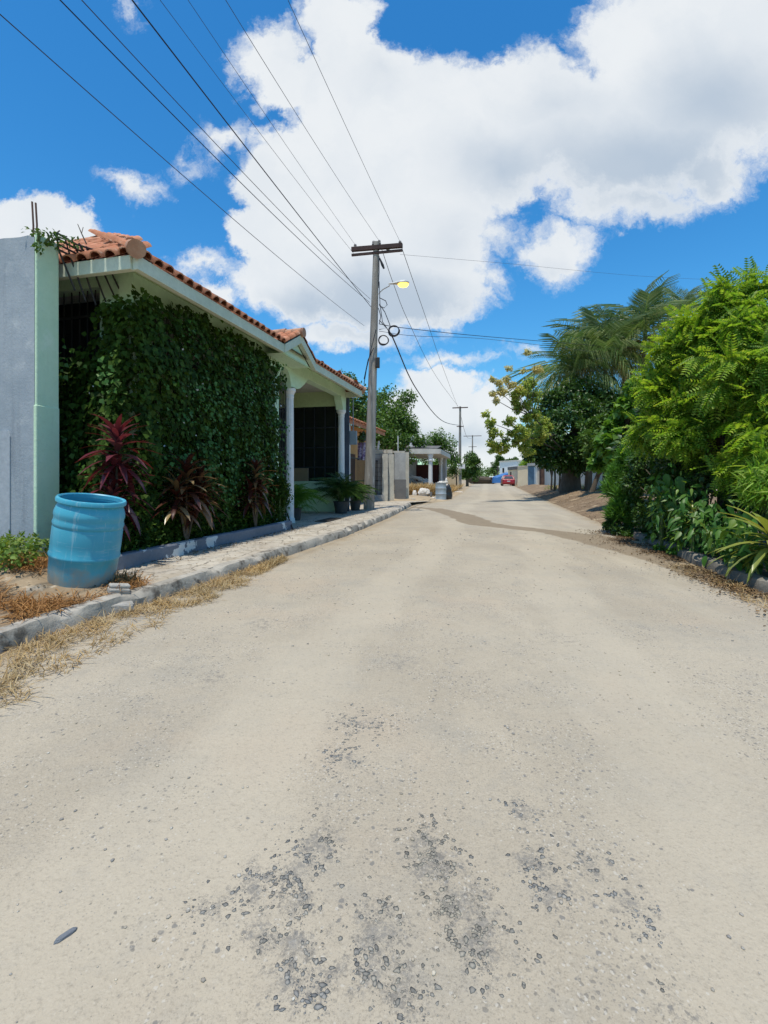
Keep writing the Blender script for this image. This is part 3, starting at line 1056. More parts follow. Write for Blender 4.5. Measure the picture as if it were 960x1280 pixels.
# wrought iron gate in the narrow arch and grille behind the ivy
b = MB()
for x in np.arange(4.66, 5.2, .09):
    b.tube([(x, .60, .15), (x, .60, 3.5 - .9 * abs(x - 4.92))], .010, 6)
for z in (.25, 1.2, 2.2, 3.1):
    b.box(4.63, 5.21, .585, .615, z, z + .035)
for z in np.arange(.45, 3.0, .32):
    for x in (4.75, 4.93, 5.1):
        b.tube([(x + .07 * math.cos(t), .60, z + .09 * math.sin(t)) for t in np.linspace(0, 5.5, 10)], .007, 5)
b.build('gate', M['iron'], house)
b = MB()
for x in np.arange(.9, 4.44, .14):
    b.tube([(x, .62, .15), (x, .62, 3.2)], .009, 5)
for z in (.5, 1.3, 2.1, 2.9):
    b.box(.84, 4.44, .605, .635, z, z + .03)
b.build('grille', M['iron'], house)
b = MB()
for y in np.arange(1.02, 3.0, .13):
    b.tube([(.58, y, .3), (.58, y, 3.66)], .009, 5)
for z in (1.0, 2.2, 3.3):
    b.box(.565, .595, 1.0, 3.0, z, z + .03)
b.build('side_grille', M['iron'], house)

# tiled roof: flat bed, rows of barrel tiles, ridge caps
rz = EZ
RA = RB * K / KE


def rf(a, bb):
    return min(EZ + K * min(bb, 2 * RB - bb), EZ + KE * a, EZ + KE * (LEN - a))


b = MB()
c4 = [(0, 0, EZ), (LEN, 0, EZ), (LEN, 2 * RB, EZ), (0, 2 * RB, EZ), (RA, RB, EZ + K * RB), (LEN - RA, RB, EZ + K * RB)]
b.add(c4, [(0, 1, 5, 4), (2, 3, 4, 5), (3, 0, 4), (1, 2, 5)])
c5 = [(x, y, z - .035) for x, y, z in c4]
b.add(c5, [(0, 1, 5, 4), (2, 3, 4, 5), (3, 0, 4), (1, 2, 5)])
# gablet
pk = (GP, -.04, 3.75 + GH)
bk = (GP, GH / K + .02, 3.75 + GH)
b.add([(GA0 - .02, -.04, 3.75), pk, (GA1 + .02, -.04, 3.75), bk, (GA0 - .02, .03, 3.77), (GA1 + .02, .03, 3.77)], [(0, 1, 3, 4), (1, 2, 5, 3)])
roof = b.build('roof', M['tile_dark'], house)
nseg = 6
tv, tf = [], []
for (y, r, zz) in ((0, .088, 0), (1, .078, .0)):
    for k in range(nseg + 1):
        t = math.pi * k / nseg
        tv.append((r * math.cos(t), y, r * math.sin(t) * .92 + zz))
for (y, r) in ((0, .070),):
    for k in range(nseg + 1):
        t = math.pi * k / nseg
        tv.append((r * math.cos(t), y, r * math.sin(t) * .92))
for k in range(nseg):
    tf.append((k, k + 1, nseg + 2 + k, nseg + 1 + k))
    a_ = 2 * (nseg + 1)
    tf.append((k, a_ + k, a_ + k + 1, k + 1))
tv, tf = np.array(tv), np.array(tf)
T, dY, dN, S = [], [], [], []
cs = 1 / math.hypot(1, K)


def addtile(p, d, n, L=.43):
    T.append((p[0] + random.uniform(-.006, .006), p[1], p[2] + random.uniform(0, .012)))
    dY.append((d[0] + random.uniform(-.015, .015), d[1] + random.uniform(-.015, .015), d[2] + random.uniform(-.01, .01)))
    dN.append(n)
    S.append((1, L, 1))


for a in np.arange(.1, LEN - .05, .2):
    if GA0 - .05 < a < GA1 + .05:
        pass
    for r in range(10):
        bb = -.06 + r * .34
        if bb > RB or (r and min(a, LEN - a) * KE < bb * K):
            continue
        if GA0 - .02 < a < GA1 + .02 and bb < (GH - abs(a - GP) * .52) / K:
            continue
        addtile((a, bb, EZ + K * bb + .018), (0, cs, K * cs), (0, -K * cs, cs))
for bb in np.arange(.1, 2 * RB, .2):
    for r in range(10):
        a = -.06 + r * .34
        if a > RA or (r and min(bb, 2 * RB - bb) * K < a * KE):
            continue
        ce = 1 / math.hypot(1, KE)
        addtile((a, bb, EZ + KE * a + .018), (ce, 0, KE * ce), (-KE * ce, 0, ce))
        if r < 4:
            addtile((LEN - a, bb, EZ + KE * a + .018), (-ce, 0, KE * ce), (KE * ce, 0, ce))
g_s = GH / (GP - GA0)
gc = 1 / math.hypot(1, g_s)
for sgn in (-1, 1):
    for bb in (.02, .20, .38, .56):
        for r in range(3):
            x = GP + sgn * (GP - GA0 + .05 - r * .27)
            if bb > (GH - (abs(x - GP) - .2) * g_s) / K + .15 and r < 2:
                pass
            z = 3.75 + GH - abs(x - GP) * g_s + .018
            if EZ + K * bb > z + .16:
                continue
            addtile((x, bb, z), (-sgn * gc, 0, g_s * gc), (sgn * g_s * gc, 0, gc), .36)
Vt, Fc = inst(tv, tf, frames(np.array(dY), np.array(dN)), np.array(T), np.array(S))
npmesh('roof_tiles', Vt, Fc, M['tile'], roof, smooth=True)
def caps(p0, p1, r=.115, L=.42):
    """one run of overlapping ridge tiles, a part of the roof"""
    b = MB()
    p0, p1 = Vector(p0), Vector(p1)
    n = max(1, int((p1 - p0).length / L))
    d = (p1 - p0).normalized()
    for i in range(n):
        q = p0 + d * (i * (p1 - p0).length / n)
        w = Vector((0, 0, .012 * (i % 2)))
        b.tube([q - d * .03 + w, q + d * ((p1 - p0).length / n) + w], [r, r * .86], 12)
    b.build('ridge_cap', M['cap'], roof, smooth=True)


ZT = EZ + K * RB
caps((-.05, -.05, EZ + .03), (RA, RB, ZT + .03), .105)
caps((-.05, 2 * RB + .05, EZ + .03), (RA, RB, ZT + .03), .08)
caps((LEN + .05, -.05, EZ + .03), (LEN - RA, RB, ZT + .03))
caps((RA, RB, ZT - .02), (LEN - RA, RB, ZT - .02), .07)
caps((GP, -.08, 3.75 + GH + .03), (GP, GH / K + .05, 3.75 + GH + .03), .10, .35)

# planter along the front
pl = thing('planter', 'long low blue-grey painted planter edging with white peeled patches', 'planter', hw(0, 0, 0), UA)
b = MB()
vs, fs = [], []
xs = np.arange(-.95, 4.21, .15)
for i, x in enumerate(xs):
    j = .006 * mnoise.noise(Vector((x * 3, 0, 3)))
    f_ = -.03 * (x > 2)
    vs += [(x, -.02 + j + f_, .08), (x, -.01 + j + f_, .27 + j), (x, .0 + j + f_, .285 + j), (x, .12 + j + f_, .285 + j), (x, .12 + f_, .08)]
for i in range(len(xs) - 1):
    for k in range(4):
        fs.append((i * 5 + k, (i + 1) * 5 + k, (i + 1) * 5 + k + 1, i * 5 + k + 1))
fs += [(0, 1, 2, 3, 4), tuple((len(xs) - 1) * 5 + k for k in range(5))]
b.add(vs, fs)
b.build('edging', M['planter'], pl)
b = MB()
b.box(-.95, 4.2, .1, .50, .06, .23)
b.build('earth', M['soil'], pl)

# ivy over the whole front, as one climbing mass
ivy = thing('ivy', 'dense dark green ivy covering the arched front of the house', 'climber', hw(0, 0, 0), UA)


def ivy_top(a):
    if a < .86:
        return 3.5 + .10 * math.sin(a * 19)
    t = np.interp(a, [.86, 1.1, 1.7, 2.5, 3.4, 4.0, 4.25, 4.42, 4.5], [3.42, 3.62, 3.66, 3.64, 3.62, 3.56, 3.40, 3.2, 2.9])
    return float(t)


T, nn, ax = [], [], []
while len(T) < 15000:
    a = random.uniform(.38, 4.60)
    z = random.uniform(.2, 3.75)
    top = ivy_top(a) + .10 * mnoise.noise(Vector((a * 3, z * 3, 2)))
    if z > top:
        continue
    if a > 4.34 + .16 * mnoise.noise(Vector((z * 2.5, 1, 7))):
        continue
    thick = .10 + .20 * (mnoise.noise(Vector((a * 1.7, z * 1.7, 9))) + .5) + .08 * mnoise.noise(Vector((a * 5, z * 5, 1)))
    if a > .75 and mnoise.noise(Vector((a * 2.6, z * 2.6, 31))) < -.42 and random.random() < .8:
        continue
    bb = .47 - max(.02, thick) * random.random() ** .6
    T.append((a, bb, z))
    nn.append((random.gauss(0, .45), -1 + random.gauss(0, .3), .55 + random.gauss(0, .4)))
    ax.append((random.gauss(0, .6), -.35, -1 + random.gauss(0, .45)))
for i in range(1500):
    z = random.uniform(.2, 3.45)
    if random.random() < .5:
        T.append((random.uniform(.42, .72), .47 - random.uniform(.02, .22), z))
    else:
        T.append((.49 - random.uniform(.02, .22), random.uniform(.40, .80), z))
    nn.append((-.6 + random.gauss(0, .4), -.7 + random.gauss(0, .4), .55))
    ax.append((random.gauss(-.2, .5), random.gauss(-.2, .5), -1 + random.gauss(0, .4)))
# round the corner and over the low side wall, where the sun reaches
while len(T) < 24000:
    bb = random.uniform(.42, 2.4)
    z = random.uniform(.15, 3.35)
    top = np.interp(bb, [.42, .85, 1.0, 1.25, 1.5, 1.8, 2.4], [3.68, 3.55, 2.85, 2.6, 2.5, 2.4, 2.35]) + .18 * mnoise.noise(Vector((bb * 4, 1, 5)))
    if z > top or (bb > .75 and mnoise.noise(Vector((bb * 3, z * 2.6, 31))) < -.38 and random.random() < .75):
        continue
    thick = .30 + .30 * mnoise.noise(Vector((bb * 1.9, z * 1.9, 19))) + .40 * max(0, 1 - z / 2.4)
    T.append((.50 - max(.03, thick) * random.random() ** .6, bb, z))
    nn.append((-1 + random.gauss(0, .35), random.gauss(0, .45), .6 + random.gauss(0, .4)))
    ax.append((-.35, random.gauss(0, .6), -1 + random.gauss(0, .45)))
T = np.array(T)
Vt, Fc = inst(IVY[0], IVY[1], frames(np.array(ax), np.array(nn)), T, rng.uniform(.04, .105, len(T)))
npmesh('ivy_leaves', Vt, Fc, M['leaf_ivy'], ivy)
T, nn, ax = [], [], []
for i in range(130):
    if i % 3:
        a0, z0, on_front = random.uniform(.7, 4.4), random.uniform(.6, 3.5), True
    else:
        a0, z0, on_front = random.uniform(.5, 1.9), random.uniform(.4, 2.7), False
    for k in range(random.randint(6, 22)):
        da, dz, dt = random.gauss(0, .09), random.gauss(0, .13), random.uniform(.22, .34)
        T.append((a0 + da, .47 - dt, z0 + dz) if on_front else (.46 - dt - .15 * random.random(), a0 + da, z0 + dz))
        nn.append((random.gauss(0, .4), -1 + random.gauss(0, .3), .7) if on_front else (-1, random.gauss(0, .4), .8))
        ax.append((random.gauss(0, .7), -.4, -.8 + random.gauss(0, .5)))
Vt, Fc = inst(IVY[0], IVY[1], frames(np.array(ax), np.array(nn)), np.array(T), rng.uniform(.035, .08, len(T)))
npmesh('new_growth', Vt, Fc, M['leaf_new'], ivy)
fl_t, fl_d = [], []
for i in range(60):
    a, z = random.uniform(.6, 4.4), random.uniform(.8, 3.4)
    fl_t.append((a, .27 + .06 * random.random(), z))
for i in range(25):
    fl_t.append((.25, random.uniform(.5, 1.8), random.uniform(.6, 2.6)))
FLECK = (np.array([(0, -1, 0), (.5, 0, .2), (0, 1, 0), (-.5, 0, .2), (-1, 0, 0), (0, .5, .2), (1, 0, 0), (0, -.5, .2)]), np.array([(0, 1, 2, 3), (4, 7, 6, 5)]))
Vt, Fc = inst(FLECK[0], FLECK[1], frames(rng.normal(size=(85, 3)), rng.normal(size=(85, 3)) * .4 + np.array((-.2, -1, .5))), np.array(fl_t), rng.uniform(.012, .026, 85))
npmesh('flecks', Vt, Fc, M['white'], ivy)  # white flecks put leaf glints into colour, drawn as tiny flowers
b = MB()
for i in range(60):
    a = random.uniform(.6, 4.4)
    z0, p = .2, []
    for k in range(9):
        p.append((a + .12 * mnoise.noise(Vector((i, k * .6, 0))), .50 - .03 * random.random(), .2 + k * (ivy_top(min(a, 4.4)) - .3) / 8))
    b.tube(p, .007, 5)
for i in range(16):
    y = random.uniform(.6, 2.2)
    b.tube([(.5 - .03 * random.random(), y + .1 * mnoise.noise(Vector((i, k * .6, 4))), .2 + k * .26) for k in range(9)], .007, 5)
b.build('ivy_stems', M['bark'], ivy)

# low ground cover in the planter
P = np.array([(a, .24 + .08 * random.random(), .32 + .10 * mnoise.noise(Vector((a * 2, 0, 8)))) for a in np.arange(-.6, 4.3, .14)])
S_ = np.array([(.22, .20, .24 + .10 * random.random()) for _ in P])
gc_ = thing('ground_cover', 'low dark leafy ground cover filling the planter', 'ground cover', hw(0, 0, 0), UA)
gc_['kind'] = 'stuff'
Vt, Fc = foliage(P, S_, 7000, .06, LEAF)
npmesh('leaves', Vt, Fc, M['leaf_ivy'], gc_)
b = MB()
for i in range(30):
    p = P[random.randrange(len(P))]
    b.tube([(p[0], p[1] + .05, .2), (p[0] + random.uniform(-.1, .1), p[1], .5)], .005, 4)
b.build('stems', M['stem_green'], gc_)


# shrubs built the same way
def shrub(name, label, cat, loc, P, S, n, size, mat, tmpl=LEAF, stems=8, group=None, hang=.3, stem_mat=None, **kw):
    o = thing(name, label, cat, loc, 0, group)
    L = np.array(loc)
    P = np.array(P, float) - L
    Vt, Fc = foliage(P, np.array(S, float), n, size, tmpl, hang=hang, **kw)
    npmesh('foliage', Vt, Fc, mat, o)
    if stems:
        b = MB()
        for i in range(stems):
            p = Vector(P[i % len(P)])
            q = Vector((random.uniform(-.08, .08), random.uniform(-.08, .08), -.04))
            b.tube([q, q.lerp(p, .5) + Vector((random.uniform(-.06, .06), random.uniform(-.06, .06), .05)), p], [.016, .012, .006], 6)
        b.build('stem', stem_mat or M['stem_green'], o)
    return o


def sub(center, rad, k, cr=(.35, .55)):
    return clumps_in(center, rad, k, cr)


w = hw(4.12, .2, .2)
P, S_ = sub((w.x, w.y, .70), (.24, .30, .48), 10)
shrub('small_bush', 'small fine-leaved bush at the foot of the gate arch', 'bush', w, P, S_, 2600, .055, M['leaf_ivy'])

# cordylines: cane with rosettes of maroon straps
def cordyline(label, a, bb, z0, heads, mat, L, n=34):
    o = thing('cordyline', label, 'cordyline', hw(a, bb, z0), UA, 'cordylines in front of the ivy')
    tv, tf = strap(.088, .58, 5, .02)
    parts = []
    b = MB()
    for (dx, dy, hz, sc) in heads:
        b.tube([(0, 0, 0), (dx * .5, dy * .5, hz * .5), (dx, dy, hz)], [.018, .015, .012], 7)
        T, A_, N_, Sc = [], [], [], []
        for i in range(n):
            t = i / n
            ang = i * 2.399
            el = R(-22 + 106 * t ** .8 + random.uniform(-10, 10))
            d = Vector((math.cos(ang) * math.cos(el), math.sin(ang) * math.cos(el), math.sin(el)))
            T.append((dx, dy, hz - .38 * sc * (1 - t)))
            A_.append(d)
            N_.append((-math.cos(ang) * math.sin(el), -math.sin(ang) * math.sin(el), math.cos(el) + .05))
            l = L * sc * random.uniform(.8, 1.1) * (1 - .25 * t)
            Sc.append((l * 1.05, l, l))
        parts.append(inst(tv, tf, frames(np.array(A_), np.array(N_)), np.array(T), np.array(Sc)))
    Vt, Fc = cat_inst(parts)
    npmesh('foliage', Vt, Fc, mat, o, smooth=True)
    b.build('cane', M['bark'], o)
    return o


cordyline('tall maroon cordyline rising behind the blue barrel', -.10, .17, .22, [(0, 0, 1.42, 1.0), (.05, .05, 1.0, .95), (-.1, -.02, .75, .7)], M['leaf_red'], .50, 42)
cordyline('bushy bronze and tan leaved cordyline in mid planter', 1.05, .10, .22, [(0, 0, 1.05, 1.0), (.22, -.05, .80, .9), (-.2, .0, .80, .85), (.35, .03, .95, .8)], M['leaf_tan'], .50, 44)
cordyline('smaller bronze cordyline nearest the gate arch', 2.95, .10, .22, [(0, 0, 1.10, .95), (.15, 0, .8, .85), (-.15, .02, .75, .8)], M['leaf_tan'], .46, 40)

# ------------------------------------------------------------------ neighbouring grey wall, rebars, grille
gw = thing('boundary_wall', 'tall rough grey rendered wall with pale green end face', 'wall', at(44, 690, 5.40).to_2d().to_3d(), UA)
b = MB()
tp_y = np.concatenate([[.012, .03], np.arange(.1, 6.5, .12)])
b.prism([(6.5, -.1), (.012, -.1)] + [(float(y), 3.89 + .025 * mnoise.noise(Vector((y * 3, 2, 0))) + .012 * mnoise.noise(Vector((y * 11, 2, 0))) - (.03 if y < .05 else 0)) for y in tp_y] + [(6.5, 3.9)], 0, .28, lambda p, q, d: (d, p, q))
b.build('wall', M['grey_wall'], gw)
b = MB()
b.prism([(.35, -.1), (.35, 1.62), (.38, 1.69), (1.2, 1.70), (6.5, 1.72), (6.5, -.1)], -.014, -.001, lambda p, q, d: (d, p, q))
b.build('cement_patch', pm('cement_patch', (.42, .46, .50), (.34, .385, .42), 1.6, .9, .3, 25, ((.48, .52, .55), 3, .6, .7)), gw)
b = MB()
b.box(-.002, .282, -.02, .010, -.1, 3.905)
b.box(-.012, .283, -.028, .016, -.1, 1.97)
b.build('end_face', M['green_end'], gw, bevel=.012)
for k, (yy_, hh, xx) in enumerate(((.20, 4.36, .14), (.10, 4.31, .10))):
    rb = thing('rebar', ('taller of two rusty rebars standing out of the grey wall top', 'shorter rusty rebar right beside the taller one on the wall')[k], 'rebar', (0, 0, 0), 0, 'rebars on the grey wall')
    rb.location = Vector(gw.location) + Vector((xx * U[0] + yy_ * V[0], xx * U[1] + yy_ * V[1], 3.8))
    b = MB()
    b.tube([(0, 0, 0), (.005, 0, (hh - 3.8) * .5), (-.01, 0, hh - 3.8)], .010, 6)
    b.build('bar', M['rust'], rb)
gl = at(58, 285, 5.45)
P = [(gl.x - .15, gl.y + .02, 3.95), (gl.x, gl.y, 3.94), (gl.x + .10, gl.y + .02, 3.85), (gl.x - .02, gl.y - .08, 3.78), (gl.x + .2, gl.y + .15, 3.9)]
shrub('creeper', 'straggling green creeper on top of the grey wall', 'climber', (gl.x, gl.y, 3.85), P, [(.10, .08, .04)] * 2 + [(.07, .06, .08), (.05, .05, .14), (.10, .10, .04)], 150, .05, M['leaf_tree'], stems=5)
lg = thing('security_grille', 'black iron bars fanning between grey wall and roof eave', 'grille', at(72, 300, 5.6))
b = MB()
o0 = lg.location.copy()
A_, B_, C_, D_ = at(71, 291, 5.55), at(116, 312, 5.9), at(138, 338, 6.15), at(73, 312, 5.62)
for t in np.linspace(0, 1, 4):
    b.tube([A_.lerp(D_, t) - o0, (A_.lerp(D_, t) + B_.lerp(C_, t)) / 2 - o0 + Vector((0, 0, -.03)), B_.lerp(C_, t) - o0], .012, 6)
for t in np.linspace(0, 1, 6):
    p, q = A_.lerp(B_, t), D_.lerp(C_, t)
    b.tube([p - o0, q - o0, q - o0 + Vector((.10, .15, -.42 - .1 * math.sin(t * 5)))], .011, 6)
    b.tube([p - o0, p - o0 + Vector((.02, .02, random.uniform(-.1, .12)))], .008, 5)
b.build('bar', M['iron'], lg)
tw = thing('twig', 'thin bare twig sticking up behind the iron grille', 'twig', at(108, 305, 5.85))
b = MB()
o0 = tw.location.copy()
b.tube([Vector((0, 0, 0)), at(102, 292, 5.85) - o0, at(97, 280, 5.85) - o0], [.009, .007, .004], 5)
b.tube([at(102, 292, 5.85) - o0, at(104, 284, 5.87) - o0], .004, 5)
b.build('stem', M['bark'], tw)

# ------------------------------------------------------------------ blue barrel
bp = gnd(101, 733, .135)
bar = thing('barrel', 'blue open-topped plastic drum leaning slightly, dusty at its foot', 'barrel', (bp.x, bp.y, .115))
bar.rotation_euler = (R(6), R(7.5), R(20))
b = MB()
prof = [(.0, 0.0), (.215, .0), (.243, .012), (.262, .04), (.268, .09), (.275, .20), (.281, .315), (.289, .325), (.290, .345), (.283, .356), (.285, .45), (.284, .585), (.280, .60), (.284, .606), (.289, .63), (.281, .655), (.281, .68), (.287, .70), (.285, .73), (.272, .775), (.258, .805), (.256, .82)]
b.lathe(prof, 56, caps=False)
inner = [(.256, .82), (.25, .80), (.262, .77), (.272, .70), (.270, .30), (.25, .05), (.0, .03)]
b.lathe(inner, 56, caps=False)
b.build('drum', M['barrel'], bar, smooth=True)
b = MB()
rim = [(.250, .815), (.272, .812), (.283, .820), (.284, .845), (.277, .858), (.262, .860), (.252, .850), (.250, .815)]
b.lathe(rim, 56, caps=False)
b.build('rim', M['barrel'], bar, smooth=True)


def rock(name, label, cat, loc, dims, mat, seed=1, rot=0, n=2, group=None, ex=.6):
    o = thing(name, label, cat, loc, rot, group)
    import bmesh
    bmm = bmesh.new()
    bmesh.ops.create_icosphere(bmm, subdivisions=n + 1, radius=1)
    for v in bmm.verts:
        p = v.co.copy()
        q = Vector([math.copysign(abs(x) ** ex, x) for x in p])
        k = 1 + .22 * mnoise.noise(p * 1.4 + Vector((seed, 0, 0))) + .10 * mnoise.noise(p * 3.3 + Vector((seed, 3, 0)))
        v.co = Vector((q.x * dims[0] * k, q.y * dims[1] * k, max(q.z, -.75) * dims[2] * k + dims[2] * .6))
    me = bpy.data.meshes.new('lump')
    bmm.to_mesh(me)
    bmm.free()
    me.materials.append(mat)
    ob = bpy.data.objects.new('lump', me)
    col.objects.link(ob)
    ob.parent = o
    return o


p = gnd(142, 741, .13)
wedge = thing('concrete_offcut', 'broken stepped concrete offcut wedged beside the barrel foot', 'rubble', (p.x + .03, p.y + .02, .12), R(55))
b = MB()
b.box(-.085, .085, -.06, .06, 0, .05)
b.box(-.08, .085, -.03, .06, .05, .08)
b.build('slab', M['concrete'], wedge, bevel=.012)
wedge.rotation_euler = (R(4), R(9), R(40))
p = gnd(152, 762, .02)
rock('rubble_stone', 'rough stone lying against the kerb below the barrel', 'stone', (p.x, p.y, .0), (.10, .06, .05), M['stone'], 3, .4)
p = gnd(430, 667, 0)
rock('stone_slab', 'flat grey concrete chunk lying at the road edge', 'rubble', (p.x, p.y, .0), (.20, .14, .05), M['kerb'], 5, .8)
p = gnd(40, 700, .3)
rock('rubble_stone', 'pale stone on the weedy verge left of the barrel', 'stone', (p.x, p.y, .27), (.075, .05, .045), M['white_old'], 8, .3)

# porch things
st = thing('stick', 'thin wooden stick leaning beside the tall white column', 'stick', gnd(366, 662, .13))
b = MB()
b.tube([(0, 0, .0), at(356, 634, 10.15) - st.location, at(347, 610, 10.35) - st.location], .014, 6)
b.build('shaft', M['wood_dark'], st)
dr = thing('drain_cover', 'dark metal drain cover set in the porch floor', 'drain cover', gnd(411, 650, .13) + Vector((0, 0, .004)), UA)
b = MB()
b.box(-.5, .5, -.16, .16, 0, .012)
for k in range(9):
    b.box(-.42 + k * .1, -.37 + k * .1, -.12, .12, .012, .02)
b.build('plate', pm('rusty_plate', (.11, .085, .065), (.07, .06, .05), 6, .8), dr)


def potted(label, a, bb, rp, hp_, fr, fn_, fL, mat, z0=.13):
    o = thing('potted_plant', label, 'potted plant', hw(a, bb, z0), 0, 'potted plants in the porch')
    b = MB()
    b.lathe([(0, 0), (rp * .75, 0), (rp, hp_), (rp * 1.08, hp_), (rp * 1.08, hp_ * .93), (rp * .95, hp_ * .9), (0, hp_ * .88)], 24, caps=False)
    b.build('pot', M['pot'], o, smooth=True)
    tv, tf = frond(20, .22, .8, .55)
    A_, N_ = [], []
    for i in range(fn_):
        an = i * 2.4
        el = R(random.uniform(25, 80))
        A_.append((math.cos(an) * math.cos(el), math.sin(an) * math.cos(el), math.sin(el)))
        N_.append((-math.cos(an) * math.sin(el), -math.sin(an) * math.sin(el), math.cos(el)))
    T = np.array([(0, 0, hp_)] * fn_) + rng.normal(size=(fn_, 3)) * .04
    Vt, Fc = inst(tv, tf, frames(np.array(A_), np.array(N_)), T, fL * rng.uniform(.7, 1.1, fn_))
    npmesh('foliage', Vt, Fc, mat, o)
    return o


potted('fern-like potted plant right behind the tall white column', 5.95, .72, .17, .30, 1, 42, .80, M['leaf_feather'])
potted('wide bushy potted palm in front of the low green wall', 8.35, .38, .22, .34, 1, 60, 1.0, M['leaf_dark'])
potted('drooping potted fern beside the foot of the utility pole', 9.6, .35, .18, .30, 1, 40, .75, M['leaf_dark'])
bx = thing('carton', 'tan cardboard carton standing on the low porch wall', 'box', hw(8.98, 1.92, 1.04), UA)
b = MB()
b.box(-.09, .09, -.28, .28, 0, .40)
b.build('box', M['carton'], bx, bevel=.004)
mb_ = thing('meter_box', 'grey electricity meter box on the house end', 'meter box', hw(LEN + .06, .30, 2.15), UA)
b = MB()
b.box(.03, .14, -.11, .11, 0, .42)
b.build('case', M['meter'], mb_, bevel=.01)
b = MB()
b.tube([(.07, 0, .42), (.07, 0, 1.5)], .016, 6)
b.build('conduit', M['meter'], mb_)

# ------------------------------------------------------------------ utility poles, lamp, wires
M['lamp_grey'] = pm('lamp_housing', (.55, .56, .56), (.48, .49, .49), 4, .5)
M['lamp_glow'] = emimat('lamp_glow', (1.0, .60, .10), 3.2)
M['ceramic'] = pm('insulator', (.30, .27, .25), (.22, .2, .19), 5, .3, spec=.5)
SD = Vector((.2249, .9744, 0))       # street direction used by the lines
pb = gnd(461, 637, .12)
top = at(470.5, 303, 15.5)
pole = thing('utility_pole', 'nearest weathered grey utility pole with double crossarm and cable coils', 'utility pole', (pb.x, pb.y, .05), 0, 'utility poles along the street')
P0 = Vector(pole.location)


def ppos(h):
    """point on the pole axis at world height h"""
    t = (h - P0.z) / (top.z - P0.z)
    return P0.lerp(top, t)


b = MB()
b.tube([Vector((0, 0, -.2))] + [ppos(h) - P0 for h in np.linspace(.3, top.z, 12)], [.185] + list(np.linspace(.18, .095, 12)), 14)
b.build('pole', M['wood_pole'], pole, smooth=True)
PV = Vector((.9701, -.2425, 0))
for k, (zz, sz, off) in enumerate(((8.52, .065, .115), (8.34, .035, .115))):
    c0 = ppos(zz) - P0
    b = MB()
    d = (at(504, 309, 15.3) - at(441, 315, 15.75))
    pa, pb_ = at(441, 314 + k * 7, 15.72) - P0, at(504, 309 + k * 6, 15.32) - P0
    dd = (pb_ - pa).normalized()
    nn = Vector((dd.y, -dd.x, 0)).normalized()
    pa, pb_ = pa + nn * .12, pb_ + nn * .12
    q = [pa - nn * sz * .8 - Vector((0, 0, sz)), pa + nn * sz * .8 - Vector((0, 0, sz)), pa + nn * sz * .8 + Vector((0, 0, sz)), pa - nn * sz * .8 + Vector((0, 0, sz))]
    q += [v + (pb_ - pa) for v in q]
    b.add(q, [(0, 1, 2, 3), (4, 5, 6, 7), (0, 1, 5, 4), (1, 2, 6, 5), (2, 3, 7, 6), (3, 0, 4, 7)])
    b.build('crossarm', M['wood_dark'], pole)
for (px, py, Y) in ((444, 309, 15.7), (467, 305, 15.5), (474, 304, 15.5), (485, 312, 15.4), (500, 305, 15.3)):
    b = MB()
    c0 = at(px, py, Y) - P0
    b.lathe([(.0, -.10), (.02, -.10), (.02, -.03), (.055, -.03), (.06, 0), (.035, .03), (.05, .05), (.04, .09), (0, .10)], 12, c0, caps=False)
    b.build('insulator', M['ceramic'], pole, smooth=True)
for (px, py, r, w) in ((492.5, 414, .185, 5), (479.5, 425.5, .165, 3)):
    b = MB()
    for k in range(w):
        rr = r * (1 - .05 * k) * random.uniform(.97, 1.03)
        c0 = at(px, py, 15.3) - P0
        b.tube([c0 + Vector((rr * math.cos(t), .04 * math.sin(t * 2 + k) - .02 * k, rr * .95 * math.sin(t))) for t in np.linspace(0, 6.4, 34)], .013, 6)
    b.build('cable_coil', M['cable'], pole)
b = MB()
for (pts) in ([(474, 352), (475, 380), (478, 402), (486, 414)], [(474, 372), (482, 376), (484, 381), (480, 385), (474, 382)], [(474, 380), (481, 390), (485, 400), (488, 408)], [(473, 385), (476, 395), (474, 405)], [(474, 400), (483, 410), (474, 412)], [(470, 412), (464, 436), (458, 462), (455, 480)], [(467, 435), (460, 450), (455, 474)], [(474, 320), (474, 340), (473, 360)]):
    b.tube([at(x, y, 15.25 + .05 * random.random()) - P0 for x, y in pts], .013, 6)
b.build('loose_cable', M['cable'], pole)
b = MB()
c0 = at(472, 453, 15.35) - P0
b.box(c0.x - .07, c0.x + .07, c0.y - .08, c0.y + .08, c0.z - .17, c0.z + .15)
b.build('junction_box', M['iron'], pole, bevel=.015)
b = MB()
c0 = at(478, 331, 15.35) - P0
b.tube([c0 + Vector((-.09, 0, .22)), c0, c0 + Vector((.05, 0, -.12))], [.02, .045, .03], 8)
b.build('fuse_cutout', M['iron'], pole)

ll = thing('street_lamp', 'lit yellow street lamp hanging out from the nearest utility pole', 'street lamp', ppos(7.15))
L0 = Vector(ll.location)
hd = at(500, 355, 15.1) - L0
b = MB()
b.tube([Vector((.1, -.05, -.1)), Vector((.25, -.10, .03)), hd + Vector((-.32, .05, -.03))], .017, 8)
b.build('arm', M['lamp_grey'], ll, smooth=True)
b = MB()
pr = [(-.36, .035, 0), (-.2, .055, .01), (-.05, .11, .02), (.12, .135, .03), (.24, .10, .035), (.29, .03, .03)]
vs, fs = [], []
for x, r, z in pr:
    for k in range(14):
        t = 2 * math.pi * k / 14
        zz = math.sin(t)
        vs.append(hd + Vector((x, r * math.cos(t), z + r * (.75 * zz if zz > 0 else .25 * zz))))
for i in range(len(pr) - 1):
    for k in range(14):
        fs.append((i * 14 + k, i * 14 + (k + 1) % 14, (i + 1) * 14 + (k + 1) % 14, (i + 1) * 14 + k))
